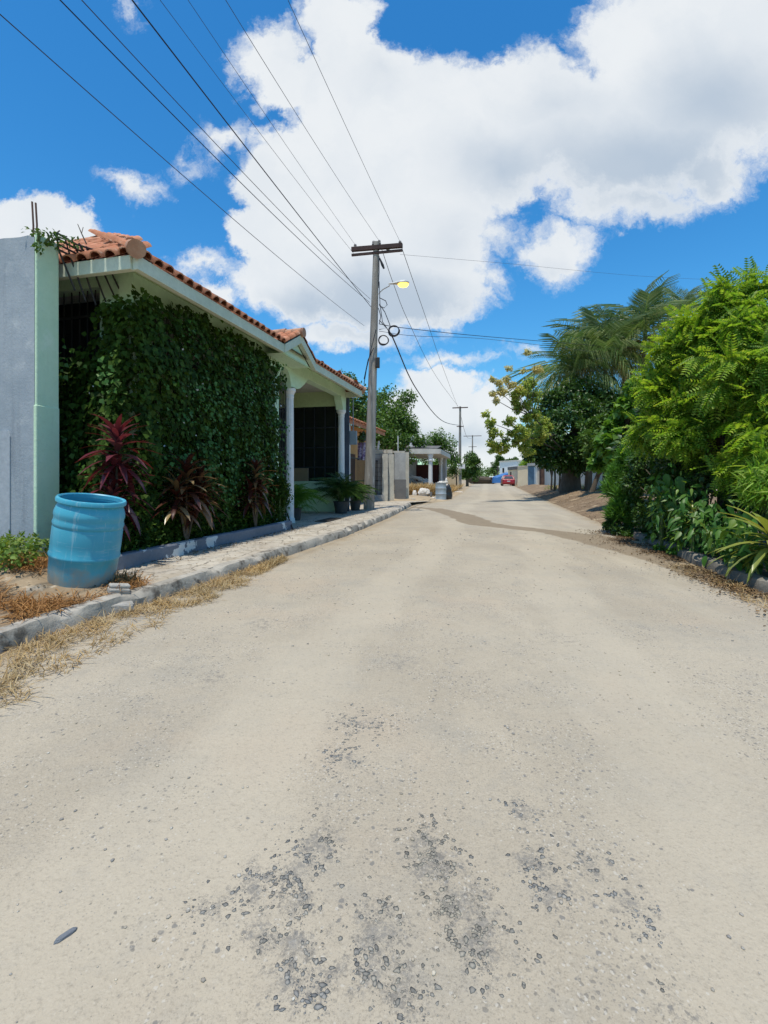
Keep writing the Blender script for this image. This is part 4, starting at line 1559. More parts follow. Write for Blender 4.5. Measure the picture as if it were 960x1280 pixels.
fs += [tuple(range(14)), tuple(range(14 * (len(pr) - 1), 14 * len(pr)))]
b.add(vs, fs)
b.build('housing', M['lamp_grey'], ll, smooth=True)
b = MB()
vs, fs = [], []
for i, (s_, dz) in enumerate(((1, -.012), (.97, -.05), (.75, -.095), (.35, -.12), (.05, -.125))):
    for k in range(16):
        t = 2 * math.pi * k / 16
        vs.append(hd + Vector((.10 + .17 * s_ * math.cos(t), .115 * s_ * math.sin(t), dz + .015)))
for i in range(4):
    for k in range(16):
        fs.append((i * 16 + k, i * 16 + (k + 1) % 16, (i + 1) * 16 + (k + 1) % 16, (i + 1) * 16 + k))
fs += [tuple(range(16)), tuple(range(64, 80))]
b.add(vs, fs)
b.build('lens', M['lamp_glow'], ll, smooth=True)


def simple_pole(px, ytop, Y, label, arm=1.6):
    t = at(px, ytop, Y)
    o = thing('utility_pole', label, 'utility pole', (t.x, t.y, 0), 0, 'utility poles along the street')
    b = MB()
    b.tube([(0, 0, -.2), (0, 0, t.z * .5), (.02, 0, t.z)], [.17, .14, .10], 10)
    b.build('pole', M['wood_pole'], o, smooth=True)
    b = MB()
    d = PV * arm * .5
    b.tube([Vector((0, -.12, t.z - .15)) - d, Vector((0, -.12, t.z - .15)) + d], .06, 6)
    b.build('crossarm', M['wood_dark'], o)
    b = MB()
    b.tube([Vector((0, -.12, t.z - 2.1)) - d * .45, Vector((0, -.12, t.z - 2.1)) + d * .45], .05, 6)
    b.build('lower_crossarm', M['wood_dark'], o)
    return o


simple_pole(575, 508, 50, 'second utility pole, in front of the leafy trees left of the road')
simple_pole(590.5, 544, 87, 'third and smallest utility pole far down the left of the road', 3.2)


def wire(label, pts, r, mat, group='overhead wires', name='overhead_wire', sag=0.0, n=24):
    """a sagging wire hung through the given world points"""
    o = thing(name, label, 'wire', pts[0], 0, group)
    p0 = Vector(pts[0])
    b = MB()
    full = []
    Q = [Vector(q) for q in pts]
    Q = [2 * Q[0] - Q[1]] + Q + [2 * Q[-1] - Q[-2]]
    for k in range(1, len(Q) - 2):
        a0, a1, a2, a3 = Q[k - 1:k + 3]
        for i in range(n):
            t = i / n
            full.append(.5 * (2 * a1 + (a2 - a0) * t + (2 * a0 - 5 * a1 + 4 * a2 - a3) * t * t + (3 * a1 - a0 - 3 * a2 + a3) * t ** 3) - p0)
    full.append(Vector(pts[-1]) - p0)
    b.tube(full, r, 5)
    b.build('strand', mat, o)
    return o


def street_wire(label, ppx, ppy, ypole, fx, r, mat):
    """wire parallel to the street from the pole through the picture's top edge, on to a pole behind the viewer"""
    pp = at(ppx, ppy, ypole)
    k = .237
    fy = 0
    if isinstance(fx, tuple):
        fx, fy = fx
    Y = (pp.x - k * pp.y) / ((fx - CX) / F - k)
    mid = at(fx, fy, Y)
    # parabola through pole, mid and a point behind
    s = pp.y - np.array((pp.y, mid.y, -20.))
    zs = np.array((pp.z, mid.z, max(pp.z - .2, mid.z + .5)))
    co_ = np.polyfit(s, zs, 2)
    pts = []
    for t in np.linspace(0, pp.y + 20, 60):
        y = pp.y - t
        pts.append(Vector((pp.x - k * t, y, float(np.polyval(co_, t)))))
    o = thing('overhead_wire', label, 'wire', pp, 0, 'overhead wires')
    b = MB()
    b.tube([p - pp for p in pts], r * .85, 5)
    b.build('strand', mat, o)


street_wire('leftmost thin wire, leaving the picture at its left edge', 455, 407, 15.5, (0, 18), .006, M['cable_thin'])
street_wire('second wire from the left, reaching the pole below the lamp', 462, 378, 15.45, 75, .0075, M['cable'])
street_wire('reddish thin wire, third from the left above the tiled roof', 463, 374, 15.5, 102, .006, M['wood_dark'])
street_wire('thick black cable in the middle of the wires left of the pole', 464, 384, 15.5, 165, .011, M['cable'])
street_wire('thin wire to the lower crossarm, just right of the thick cable', 443, 318, 15.7, 200, .005, M['cable_thin'])
street_wire('thin wire to the left end of the upper crossarm', 444, 306, 15.7, 235, .005, M['cable_thin'])
street_wire('thin wire to the insulator beside the pole top', 474, 301, 15.5, 282, .0055, M['cable_thin'])
street_wire('rightmost thin wire, to the right end of the crossarm', 500, 302, 15.3, 360, .0055, M['cable_thin'])
wire('black cable sagging from the coils to the second utility pole', [at(490, 420, 15.3), at(521, 487, 20.5), at(553, 526, 31.6), at(575, 532, 50)], .022, M['cable'])
wire('thin line from the crossarm end sweeping down past the lamp', [at(500, 303, 15.3), at(514, 344, 17.7), at(535, 405, 23), at(552, 455, 30.3), at(573, 511, 50)], .010, M['cable_thin'])
wire('thin line from the pole top between pole and lamp', [at(474, 302, 15.5), at(493, 358, 17.9), at(512, 405, 21.1), at(545, 470, 30.8), at(575, 511, 50)], .010, M['cable_thin'])
wire('upper of two service cables running right to the palms', [at(474, 405, 15.5), at(505, 410, 16.5), at(600, 420, 20), at(745, 432, 26)], .012, M['cable'])
wire('lower of two service cables running right to the palms', [at(474, 414, 15.5), at(520, 420, 17), at(610, 424, 20), at(745, 440, 26)], .008, M['cable_thin'])
wire('faint wire crossing the open sky to the right trees', [at(500, 318, 15.3), at(640, 330, 17), at(800, 345, 20), at(945, 352, 22)], .004, M['cable_thin'])
wire('low line between the second and third utility poles', [at(574, 512, 50), at(583, 545, 66), at(589, 548, 87)], .02, M['cable_thin'])

# ------------------------------------------------------------------ neighbours on the left
n2 = thing('house', 'small ochre house with red tile eave behind the utility pole', 'house', hw(11.6, 1.3, 0), UA)
b = MB()
b.box(0, 4.9, 0.5, 6, -.1, 3.25)
b.build('wall', M['orange_wall'], n2)
b = MB()
E2, K2 = 3.22, .42
b.add([(-.4, -.1, E2), (5.3, -.1, E2), (5.3, 3, E2 + 3.1 * K2), (-.4, 3, E2 + 3.1 * K2), (-.4, -.1, E2 - .14), (5.3, -.1, E2 - .14), (5.3, 3, E2 + 3.1 * K2 - .14), (-.4, 3, E2 + 3.1 * K2 - .14),
       (-.4, 6.2, E2), (5.3, 6.2, E2)], [(0, 1, 2, 3), (4, 5, 6, 7), (0, 1, 5, 4), (0, 3, 7, 4), (1, 2, 6, 5), (3, 2, 9, 8)])
r2 = b.build('roof', M['tile'], n2)
T, dY, dN, S = [], [], [], []
c2 = 1 / math.hypot(1, K2)
for a in np.arange(-.3, 5.3, .2):
    for r in range(9):
        addtile((a, -.15 + r * .34, E2 + K2 * (r * .34 - .05) + .02), (0, c2, K2 * c2), (0, -K2 * c2, c2))
Vt, Fc = inst(tv, tf, frames(np.array(dY), np.array(dN)), np.array(T), np.array(S))
npmesh('roof_tiles', Vt, Fc, M['tile'], r2, smooth=True)
b = MB()
b.box(.2, .42, -.0, .22, -.1, 3.08)
b.build('column', M['white'], n2)
b = MB()
b.box(1.4, 2.5, .46, .497, .1, 2.1)
b.build('door', M['rust'], n2)
b = MB()
for x in np.arange(.5, 4.9, .16):
    b.tube([(x, .1, 0), (x, .1, 1.9)], .012, 5)
b.box(.42, 4.9, .085, .115, 1.0, 1.04)
b.box(.42, 4.9, .085, .115, 1.88, 1.92)
b.build('fence', M['iron'], n2)
lau = thing('hanging_cloth', 'purple and white patterned cloth hanging behind the utility pole', 'cloth', at(452, 553, 19.4))
b = MB()
vs, fs = [], []
for i in range(9):
    for j in range(9):
        vs.append((-.16 + .04 * i, .03 * math.sin(i * 1.7 + j * .3), -.09 * j))
for i in range(8):
    for j in range(8):
        fs.append((i * 9 + j, i * 9 + j + 1, (i + 1) * 9 + j + 1, (i + 1) * 9 + j))
b.add(vs, fs)
b.build('cloth', M['cloth'], lau, smooth=True)
hp_o = thing('hanging_planter', 'dark bushy hanging plant beside the utility pole', 'hanging plant', at(454, 545, 19.2))
P, S_ = sub((0, 0, 0), (.28, .28, .25), 6)
Vt, Fc = foliage(P, S_, 420, .10, LEAF, hang=.9)
npmesh('foliage', Vt, Fc, M['leaf_dark'], hp_o)
b = MB()
b.lathe([(0, -.2), (.1, -.2), (.15, -.05), (.15, 0), (0, 0)], 14, caps=False)
b.tube([(0, 0, 0), (.05, .3, .5)], .006, 5)
b.build('pot', M['pot'], hp_o)

# block wall and gate pillars
bw = thing('block_wall', 'unfinished grey concrete block wall beyond the utility pole', 'wall', at(463, 600, 21.8).to_2d().to_3d())


def joints(mat_name, base, joint):
    m, nt_, bs_, co_, o_ = newmat(mat_name)
    bt = nt_.n('ShaderNodeTexBrick')
    nt_.l(nt_.vm('MULTIPLY', co_, (1, 1, 1)), bt.inputs['Vector'])
    mp = nt_.n('ShaderNodeCombineXYZ')
    s_ = nt_.n('ShaderNodeSeparateXYZ')
    nt_.l(co_, s_.inputs[0])
    nt_.l(s_.outputs[0], mp.inputs[0])
    nt_.l(s_.outputs[2], mp.inputs[1])
    nt_.l(mp.outputs[0], bt.inputs['Vector'])
    bt.inputs['Color1'].default_value = (*base, 1)
    bt.inputs['Color2'].default_value = (*[x * .78 for x in base], 1)
    bt.inputs['Mortar'].default_value = (*joint, 1)
    bt.inputs['Scale'].default_value = 1
    bt.inputs['Brick Width'].default_value = .4
    bt.inputs['Row Height'].default_value = .2
    bt.inputs['Mortar Size'].default_value = .012
    c_ = nt_.mix(nt_.ss(nt_.noise(co_, 2, 6, .65), .5, .75, 0, .6), bt.outputs['Color'], tuple(x * .5 for x in base))
    nt_.put(bs_.inputs['Base Color'], c_)
    bs_.inputs['Roughness'].default_value = .95
    return m


M['blocks'] = joints('concrete_blocks', (.44, .44, .43), (.20, .195, .19))
b = MB()
b.box(-.4, 1.0, 0, .18, -.1, 2.25)
b.build('wall', M['blocks'], bw)
b = MB()
b.box(-.4, 1.0, -.012, .19, 2.25, 2.42)
b.build('tie_beam', M['pillar'], bw)
b = MB()
b.box(-.38, .62, -.5, -.1, -.1, .38)
b.box(-.2, .4, -.9, -.5, -.1, .2)
b.build('step', M['block'], bw)


def pillar(label, x0, x1, ytop, Y, dpt=.26):
    p = at((x0 + x1) / 2, ytop, Y)
    w_ = (x1 - x0) / F * Y
    o = thing('gate_pillar', label, 'pillar', (p.x, p.y, 0), 0, 'concrete gate pillars')
    b = MB()
    n = 9
    vs, fs = [], []
    for i in range(n + 1):
        z = -.1 + (p.z + .1) * i / n
        for (sx, sy) in ((-1, -1), (1, -1), (1, 1), (-1, 1)):
            vs.append((sx * w_ / 2 + random.uniform(-.007, .007), sy * dpt / 2 + random.uniform(-.007, .007), z))
    for i in range(n):
        for k in range(4):
            fs.append((i * 4 + k, i * 4 + (k + 1) % 4, (i + 1) * 4 + (k + 1) % 4, (i + 1) * 4 + k))
    fs += [(0, 1, 2, 3), tuple(range(4 * n, 4 * n + 4))]
    b.add(vs, fs)
    b.build('shaft', M['pillar'], o)
    b = MB()
    for (sx, sy) in ((-1, -1), (1, 1), (1, -1)):
        b.tube([(sx * w_ * .3, sy * .07, p.z - .1), (sx * w_ * .3 + .01, sy * .07, p.z + random.uniform(.15, .4))], .009, 5)
    b.build('rebar', M['rust'], o)
    return o


pillar('left one of the gate pillar pair, stained dark at its foot', 477.6, 484.8, 567.5, 21.6)
pillar('right one of the gate pillar pair, close beside its twin', 486.0, 492.4, 568, 21.9)
pw = thing('wall_panel', 'pale worn wall panel between gate pillars, dark lower block', 'wall', at(493, 600, 23.2).to_2d().to_3d())
b = MB()
b.box(0, .54, 0, .16, -.1, 2.35)
b.build('wall', M['block'], pw)
b = MB()
b.box(.0, .56, -.10, -.003, -.1, 1.06)
b.build('lower_block', M['block_dark'], pw)
b = MB()
b.box(-1.4, .5, .01, .15, 2.352, 2.44)
b.build('coping', M['pillar'], pw)
pillar('single gate pillar at the far end of the pale wall panel', 506.4, 511.2, 565.5, 23.9)

# pavilion with flat roof, white column and maroon gate
pv = thing('pavilion', 'unfinished flat-roofed carport with white columns and maroon gate', 'building', (0, 0, 0))
pv.location = Vector((.0, 32.0, 0))
b = MB()
z0, z1 = 2.72, 3.02
ex, ey = 3.78, 0
sdv = Vector((.22, 1, 0)) * 8.0


def slab(b, xa, xb, za, zb, run, y0=0.0):
    q = [(xa, y0, za), (xb, y0, za), (xb + run.x, y0 + run.y, za), (xa + run.x, y0 + run.y, za)]
    q += [(x, y, zb) for x, y, _ in q]
    b.add(q, [(0, 1, 2, 3), (4, 5, 6, 7), (0, 1, 5, 4), (1, 2, 6, 5), (2, 3, 7, 6), (3, 0, 4, 7)])


slab(b, .6, 3.78, 2.74, 3.06, sdv)
b.build('roof_slab', M['roof_slab'], pv)
b = MB()
b.add([(.7, .25, 3.07), (3.55, .25, 3.07), (3.55 + .7, 3.4, 3.45), (1.4, 3.4, 3.45), (.7, .25, 3.12), (3.55, .25, 3.12), (4.25, 3.4, 3.5), (1.4, 3.4, 3.5)], [(0, 1, 2, 3), (4, 5, 6, 7), (0, 1, 5, 4), (1, 2, 6, 5), (2, 3, 7, 6), (3, 0, 4, 7)])
b.build('roof_felt', M['felt'], pv)
for (cx_, cy_) in ((3.12, .25), (4.55, 6.6)):
    b = MB()
    b.lathe([(.19, -.1), (.19, .1), (.15, .12), (.135, 2.25), (.2, 2.28), (.2, 2.36), (.15, 2.38), (.16, 2.5), (.22, 2.7), (.22, 2.738)], 16, (cx_, cy_, 0))
    b.build('column', M['white'], pv, smooth=True)
b = MB()
slab(b, 1.4, 4.9, 0, 2.2, Vector((.02, .08, 0)), 7.0)
b.build('gate', M['maroon'], pv)
b = MB()
slab(b, 4.65, 5.0, -.1, 2.74, Vector((.25, 1.2, 0)), 6.9)
b.build('side_wall', M['block'], pv)
b = MB()
slab(b, -1.2, 1.2, -.1, 2.6, Vector((1.6, 7, 0)), .8)
b.build('back_wall', M['block'], pv)
tk = thing('water_tank', 'grey box water tank on the flat carport roof', 'tank', at(526, 556, 35))
b = MB()
b.box(-.32, .38, -.3, .3, -.25, .38)
b.box(-.34, .40, -.32, .32, .381, .43)
b.build('tank', M['block'], tk, bevel=.02)
ds = thing('roof_arch', 'small white arched block standing on the carport roof', 'roof fixture', at(516, 556, 34.6))
b = MB()
b.prism([(-.22, -.2), (.26, -.2), (.26, .1), (.2, .2), (.06, .62), (-.06, .66), (-.2, .55), (-.24, .3)], -.12, .12, lambda p, q, d: (p, d, q))
b.build('block', M['white'], ds, bevel=.02)
pc = thing('plumbing_pipe', 'thin white pipe standing above the block wall', 'pipe', at(497.5, 566, 24))
b = MB()
b.tube([(0, 0, -.2), (0, 0, .85)], .022, 6)
b.build('pipe', M['white'], pc)
pc = thing('plumbing_pipe', 'short leaning white pipe on the block wall by the utility pole', 'pipe', at(472, 560, 21.9))
b = MB()
b.tube([(0, 0, -.2), (.06, 0, .32)], .045, 6)
b.build('pipe', M['white'], pc)
rp = thing('rubble_pile', 'pale rubbish and broken white laths inside the carport', 'rubbish', at(528, 602, 34).to_2d().to_3d())
b = MB()
for k in range(16):
    a = random.uniform(-1, 1)
    x, y = random.uniform(-.7, .8), random.uniform(-.3, .5)
    b.tube([(x - .3, y, .95 - x * .3 + random.uniform(0, .3)), (x + .3, y + a * .3, .7 - x * .3 + random.uniform(0, .4))], .04, 5)
b.build('laths', M['white'], rp)
b = MB()
b.prism([(-1, 0), (-.7, .9), (0, .85), (.8, .5), (1.1, 0)], -.3, .5, lambda p, q, d: (p, d, q))
b.build('heap', M['stone'], rp)

# drum, sack, bags by the shoulder
p = gnd(552, 625, 0)
gd = thing('metal_drum', 'galvanised metal drum full of rubbish on the road shoulder', 'drum', (p.x, p.y + .3, .0))
b = MB()
b.lathe([(.0, 0), (.27, 0), (.285, .015), (.285, .03), (.278, .05), (.278, .29), (.288, .31), (.278, .33), (.278, .58), (.288, .6), (.278, .62), (.278, .86), (.288, .875), (.288, .89), (.268, .89), (.265, .7), (0, .7)], 30, caps=False)
b.build('drum', M['galv'], gd, smooth=True)


def bag(name, label, loc, dims, mat, seed, rot=0):
    return rock(name, label, 'bag', loc, dims, mat, seed, rot, 3, None, .92)


bag('rubbish_bag', 'crumpled white rubbish bag on top of the metal drum', (p.x + .1, p.y + .3, .84), (.26, .2, .09), M['white_bag'], 2)
bag('rubbish_bag', 'small white scrap standing up at the right rim of the drum', (p.x + .3, p.y + .45, .86), (.06, .06, .17), M['white_bag'], 4)
bag('rubbish_bag', 'black rubbish bag slumped behind the metal drum', (p.x + .36, p.y + 1.0, 0), (.32, .3, .52), M['black_bag'], 6)
p = at(531, 618, 27.5)
zb = lverge2(p.y, (float(lx(p.y)) + .25 - p.x) / 14).z - .03
bag('sack', 'bulging white sack resting on dark stones in the dry grass', (p.x - .05, p.y, zb + .10), (.34, .26, .24), M['white_bag'], 9)
bag('sack', 'small pale bundle left of the bulging white sack', (p.x - .58, p.y + .1, zb), (.13, .12, .22), M['white_bag'], 12)
rock('dark_stone', 'upright dark stone at the right of the bulging white sack', 'stone', (p.x + .33, p.y - .25, zb), (.07, .07, .17), M['block_dark'], 14)
rock('dark_stone', 'low dark stone under the bulging white sack', 'stone', (p.x - .1, p.y - .1, zb), (.30, .14, .06), M['block_dark'], 15)
p = gnd(541, 623, .02)
rock('white_sheet', 'flat crumpled white sheet lying before the metal drum', 'rubbish', (p.x, p.y, .0), (.38, .28, .045), M['white_bag'], 20, .5)
p = gnd(571, 615, .02)
rock('white_sheet', 'flat pale scrap on the shoulder right of the metal drum', 'rubbish', (p.x, p.y, .0), (.5, .3, .04), M['white_bag'], 22, .3)
p = gnd(508, 626, .02)
rock('rubble_stone', 'brown stone at the end of the kerb near the gate pillars', 'stone', (p.x + .3, p.y - .2, .03), (.12, .1, .07), M['stone'], 24, .3)

# low yellow wall, sign board and dirt heap farther down on the left
yw = thing('garden_wall', 'low pale yellow wall beyond the carport', 'wall', at(560, 600, 43).to_2d().to_3d())
b = MB()
slab(b, -.9, .95, -.1, 2.0, Vector((.05, .2, 0)))
b.build('wall', M['cream_wall'], yw)
b = MB()
slab(b, -.95, 1.0, 2.002, 2.1, Vector((.06, .26, 0)), -.03)
b.build('coping', M['white_old'], yw)
sg = thing('notice_board', 'small blank white board on the second utility pole', 'sign', at(577, 583, 49.6))
b = MB()
b.box(-.35, .35, -.03, .0, -.22, .24)
b.build('board', M['white'], sg)
b = MB()
b.box(-.03, .03, .002, .05, -.3, .3)
b.build('bracket', M['iron'], sg)


# ------------------------------------------------------------------ trees
def tree(name, label, base, trunk, clumps, n, size, mat, tmpl=LEAF, group=None, limbs=7, bark=None, **kw):
    """trunk: list of (x,y,z,r) relative to base; clumps: (P,S) in world space"""
    o = thing(name, label, 'tree', base, 0, group)
    Bv = np.array(base, float)
    P, S = clumps
    P = np.array(P, float) - Bv
    b = MB()
    pts = [Vector(t[:3]) for t in trunk]
    b.tube(pts, [t[3] for t in trunk], 10)
    topv, rt = pts[-1], trunk[-1][3]
    order = np.argsort(-np.prod(S, axis=1))
    for i in order[:limbs]:
        q = Vector(P[i])
        s0 = pts[max(0, len(pts) - 1 - (i % 2))]
        m_ = s0.lerp(q, .55) + Vector((random.uniform(-.2, .2), random.uniform(-.2, .2), random.uniform(-.1, .3))) * (q - s0).length * .2
        b.tube([s0, m_, q], [rt * .75, rt * .45, rt * .15], 7)
    b.build('trunk', bark or M['bark'], o, smooth=True)
    Vt, Fc = foliage(P, np.array(S), n, size, tmpl, **kw)
    npmesh('crown', Vt, Fc, mat, o)
    return o


def pxclumps(lst, k=5, off=.55, sc=1.0):
    """(x, y, Y, radius in px) -> world clumps"""
    P, S = [], []
    for (x, y, Y, r) in lst:
        p = at(x, y, Y)
        rr = r / F * Y
        for _ in range(k):
            d = Vector(rng.normal(size=3)).normalized() * rr * off
            P.append((p.x + d.x, p.y + d.y, p.z + d.z * .9))
            S.append((rr * sc * random.uniform(.45, .65), rr * sc * random.uniform(.5, .7), rr * sc * random.uniform(.40, .58)))
    return np.array(P), np.array(S)


GRP = 'trees beyond the houses on the left'
t0 = at(440, 600, 30)
tree('leafy_tree', 'light green tree crown rising just behind the green house roof', (t0.x, t0.y, 0), [(0, 0, 0, .2), (.1, 0, 3, .16), (.1, 0, 5.5, .1)],
     pxclumps([(432, 478, 30, 18), (446, 488, 30, 16), (440, 510, 30, 22), (425, 500, 31, 20), (449, 530, 30, 18)]), 3400, .19, M['leaf_tree'], group=GRP)
t0 = at(488, 600, 38)
tree('leafy_tree', 'big round dark tree directly right of the utility pole', (t0.x, t0.y, 0), [(0, 0, 0, .35), (.1, 0, 3, .28), (.1, 0, 6, .16)],
     pxclumps([(482, 508, 38, 30), (500, 522, 38, 26), (465, 522, 39, 28), (488, 535, 37, 30), (512, 545, 37, 14), (505, 500, 38.5, 16), (478, 493, 39, 17), (460, 548, 38, 26), (509, 530, 37, 15)]), 13000, .20, M['leaf_mid'], group=GRP)
t0 = at(490, 600, 32)
tree('leafy_tree', 'lower yellowish green tree above the block wall', (t0.x, t0.y, 0), [(0, 0, 0, .2), (.1, 0, 2, .15), (.1, 0, 3.2, .1)],
     pxclumps([(475, 550, 32, 16), (492, 552, 32, 17), (508, 555, 32.5, 14), (522, 553, 33, 12), (463, 556, 32, 14), (484, 566, 32, 18), (505, 568, 32, 15)]), 6500, .16, M['leaf_tree'], group=GRP)
t0 = at(548, 600, 46)
tree('leafy_tree', 'dark green tree rising behind the flat carport roof', (t0.x, t0.y, 0), [(0, 0, 0, .25), (0, 0, 2.5, .2), (0, 0, 4, .12)],
     pxclumps([(545, 548, 46, 15), (555, 556, 46, 17), (538, 560, 46, 18), (562, 570, 46, 13), (530, 570, 46, 14), (548, 578, 45, 20), (569, 578, 46, 9)]), 6500, .20, M['leaf_mid'], group=GRP)
t0 = at(568, 602, 44)
tree('leafy_tree', 'small leafy tree in front of the pale yellow wall', (t0.x - .1, t0.y - 2, 0), [(0, 0, 0, .06), (0, 0, 1.0, .05), (.05, 0, 1.8, .03)],
     pxclumps([(565, 583, 42, 7), (569, 590, 42, 7), (563, 592, 42, 6)]), 900, .14, M['leaf_tree'], group=GRP)
t0 = at(587, 602, 62)
tree('leafy_tree', 'bushy tree around the third utility pole, left of the road', (t0.x - .3, t0.y, 0), [(0, 0, 0, .2), (0, 0, 2, .16), (0, 0, 3.6, .1)],
     pxclumps([(588, 572, 62, 9), (584, 582, 62, 10), (592, 582, 62, 9), (596, 576, 62, 5), (580, 590, 62, 9), (590, 594, 62, 9), (597, 590, 62, 5)]), 5200, .24, M['leaf_tree'], group=GRP)
# far away along the road, both sides
for (lab, x, Y, cl) in (('far dark tree left of the white building down the road', 618, 135, [(617, 581, 135, 6), (622, 576, 135, 5), (613, 588, 135, 6), (620, 590, 135, 7)]),
                        ('tallest palm-like tree top beside the white building', 622, 128, [(622, 572, 128, 3), (625, 573, 128, 3), (628, 574, 128, 2.5), (622, 580, 128, 3)]),
                        ('round far tree showing over the white building roof', 641, 140, [(639, 576, 140, 3.5), (644, 574, 140, 4), (634, 577, 140, 3)]),
                        ('bright yellow green tree over the cream gate wall', 660, 66, [(657, 576, 66, 6), (664, 573, 66, 6), (669, 579, 66, 6), (660, 583, 66, 5), (652, 581, 66, 4)])):
    t0 = at(x, 597, Y)
    P, S_ = pxclumps(cl)
    tree('distant_tree', lab, (t0.x, t0.y, 0), [(0, 0, 0, .2), (0, 0, 2, .16), (0, 0, float(P[:, 2].min() + .5), .1)], (P, S_), 1500, .42 if Y > 100 else .24,
         M['leaf_bright'] if Y < 70 else M['leaf_tree'], group='distant trees along the road')
far_p, far_s = [], []
for i in range(220):
    x = random.uniform(-140, 230)
    if 22 < x - 20 < 60 and random.random() < .3:
        continue
    Y = random.uniform(190, 300)
    hgt_ = random.uniform(2.5, 7)
    far_p.append((x, Y, hgt_ * .45))
    far_s.append((random.uniform(3, 6), 3, hgt_ * .6))
Vt, Fc = foliage(np.array(far_p), np.array(far_s), 26000, .9)
tag(npmesh('distant_woods', Vt, Fc, M['leaf_tree']), 'low line of far woods along the horizon', 'woods', kind='stuff')

# --- right-hand side: dark trees over the bank
RG = 'trees over the earth bank on the right'


def onbank(x, Y):
    X = (x - CX) / F * Y
    return Vector((X, Y, rvz(X, Y) - .05))


t0 = onbank(713, 27)
tree('shade_tree', 'thick-trunked dark shade tree over the earth bank', t0, [(0, 0, 0, .62), (.0, 0, .8, .50), (.1, 0, 1.8, .46), (.1, .1, 3.0, .3)],
     pxclumps([(700, 535, 26, 32), (725, 520, 27, 30), (680, 560, 25, 22), (745, 545, 27, 30), (715, 565, 26, 26), (690, 520, 27, 22), (665, 545, 25.5, 18), (740, 575, 26.5, 18), (682, 578, 25, 12), (760, 520, 27, 26), (665, 565, 25, 12), (720, 490, 27.5, 24), (745, 500, 27.5, 26), (780, 510, 27, 28), (690, 500, 27, 14), (770, 550, 26, 26), (700, 575, 26, 16), (725, 585, 26, 10)]), 30000, .20, M['leaf_dark'], group=RG, limbs=9)
t0 = onbank(735, 25.5)
tree('slender_tree', 'straight slim trunk right of the thick shade tree', t0, [(0, 0, 0, .20), (.05, 0, 1.2, .17), (.1, 0, 2.4, .13)],
     pxclumps([(740, 555, 24.5, 18), (752, 535, 24.5, 18), (735, 535, 24.5, 12)]), 3000, .19, M['leaf_tree'], group=RG)
t0 = onbank(738, 24)
tree('slender_tree', 'slim trunk leaning right, nearest the feathery bush', t0, [(0, 0, -.1, .13), (.35, 0, .9, .11), (.7, 0, 1.9, .09)],
     pxclumps([(758, 560, 22, 20), (775, 540, 20.5, 26), (745, 565, 22, 15), (795, 560, 19, 26), (765, 575, 20.5, 16), (800, 525, 20, 24), (785, 585, 19, 16), (745, 545, 21, 18)], 6, .7, .8), 9000, .17, M['leaf_mid'], group=RG)
for k, (x, Y, l_) in enumerate(((699, 30, 'thin bare sapling stem before the white wall, nearest the thick trunk'), (693, 31, 'forked thin sapling in the gap of the white wall'), (689, 33, 'thinnest sapling stem, leftmost before the white wall'))):
    t0 = onbank(x, Y)
    o = tree('sapling', l_, t0, [(0, 0, 0, .07), (.04, 0, .8, .055), (.10 - .06 * k, 0, 1.9, .045)], pxclumps([(x + 2, 572, Y, 7), (x - 4, 566, Y, 6)]), 420, .17, M['leaf_dark'], group='saplings before the white wall')
# sparse pale-flowered tree reaching over the road
t0 = onbank(709, 28)
brP = [(627, 560, 22.5, 9), (612, 528, 22, 6), (620, 540, 22, 8), (640, 548, 22.5, 10), (650, 540, 22.5, 11), (615, 552, 22, 6), (660, 560, 23, 10), (665, 525, 23, 11), (650, 510, 22.8, 8), (672, 545, 23.5, 13), (607, 517, 22, 4), (636, 525, 22.4, 7), (680, 535, 24, 12), (614, 562, 22, 4)]
o = tree('flowering_tree', 'sparse light flowering tree with cream blossom reaching over the road', t0, [(0, 0, 0, .16), (-.1, -.2, 1.6, .13), (-.6, -.5, 2.9, .09)], pxclumps(brP, 7, .8, .8), 9500, .125, M['leaf_pale'], group=RG, limbs=6, hang=.5, shell=1.5)
L0 = np.array(t0)
P, S_ = pxclumps([(615, 474, 22, 4), (622, 478, 22, 5), (636, 460, 22.3, 4.5), (634, 475, 22.3, 5), (655, 464, 22.6, 4), (627, 487, 22, 7), (640, 480, 22.3, 6), (617, 492, 22, 5), (622, 500, 22, 5), (660, 440, 22.8, 4), (650, 486, 22.5, 6), (672, 462, 23, 6)])
Vt, Fc = foliage(P - L0, S_ * 1.15, 2600, .11, shell=1.6)
npmesh('flecks', Vt, Fc, M['flecks'], o)
P, S_ = pxclumps([(648, 492, 22.5, 9), (655, 485, 22.6, 9), (645, 500, 22.5, 6), (662, 478, 22.8, 8), (656, 505, 22.8, 8), (668, 495, 23, 9)])
Vt, Fc = foliage(P - L0, S_ * 1.15, 2200, .13, hang=.7, shell=1.6)
npmesh('sprig', Vt, Fc, M['leaf_pale'], o)
b = MB()
J = at(690, 545, 24) - t0
for (x, y) in ((627, 492), (648, 496), (636, 470), (620, 500), (655, 470), (668, 455)):
    e = at(x, y, 22.3) - t0
    b.tube([J, at(665, 520, 23) - t0, e.lerp(at(665, 520, 23) - t0, .45) + Vector((0, 0, -.1)), e], [.04, .03, .02, .010], 6)
for (x, y) in ((612, 528), (620, 550), (640, 556)):
    b.tube([J, at(665, 548, 23) - t0, at(x, y, 22.2) - t0], [.035, .025, .010], 6)
b.build('branch', M['bark'], o)

# palms
FR = [frond(36, .38, d_, a_) for d_, a_ in ((.45, .35), (.7, .3), (.95, .25), (.3, .5), (.8, .2))]


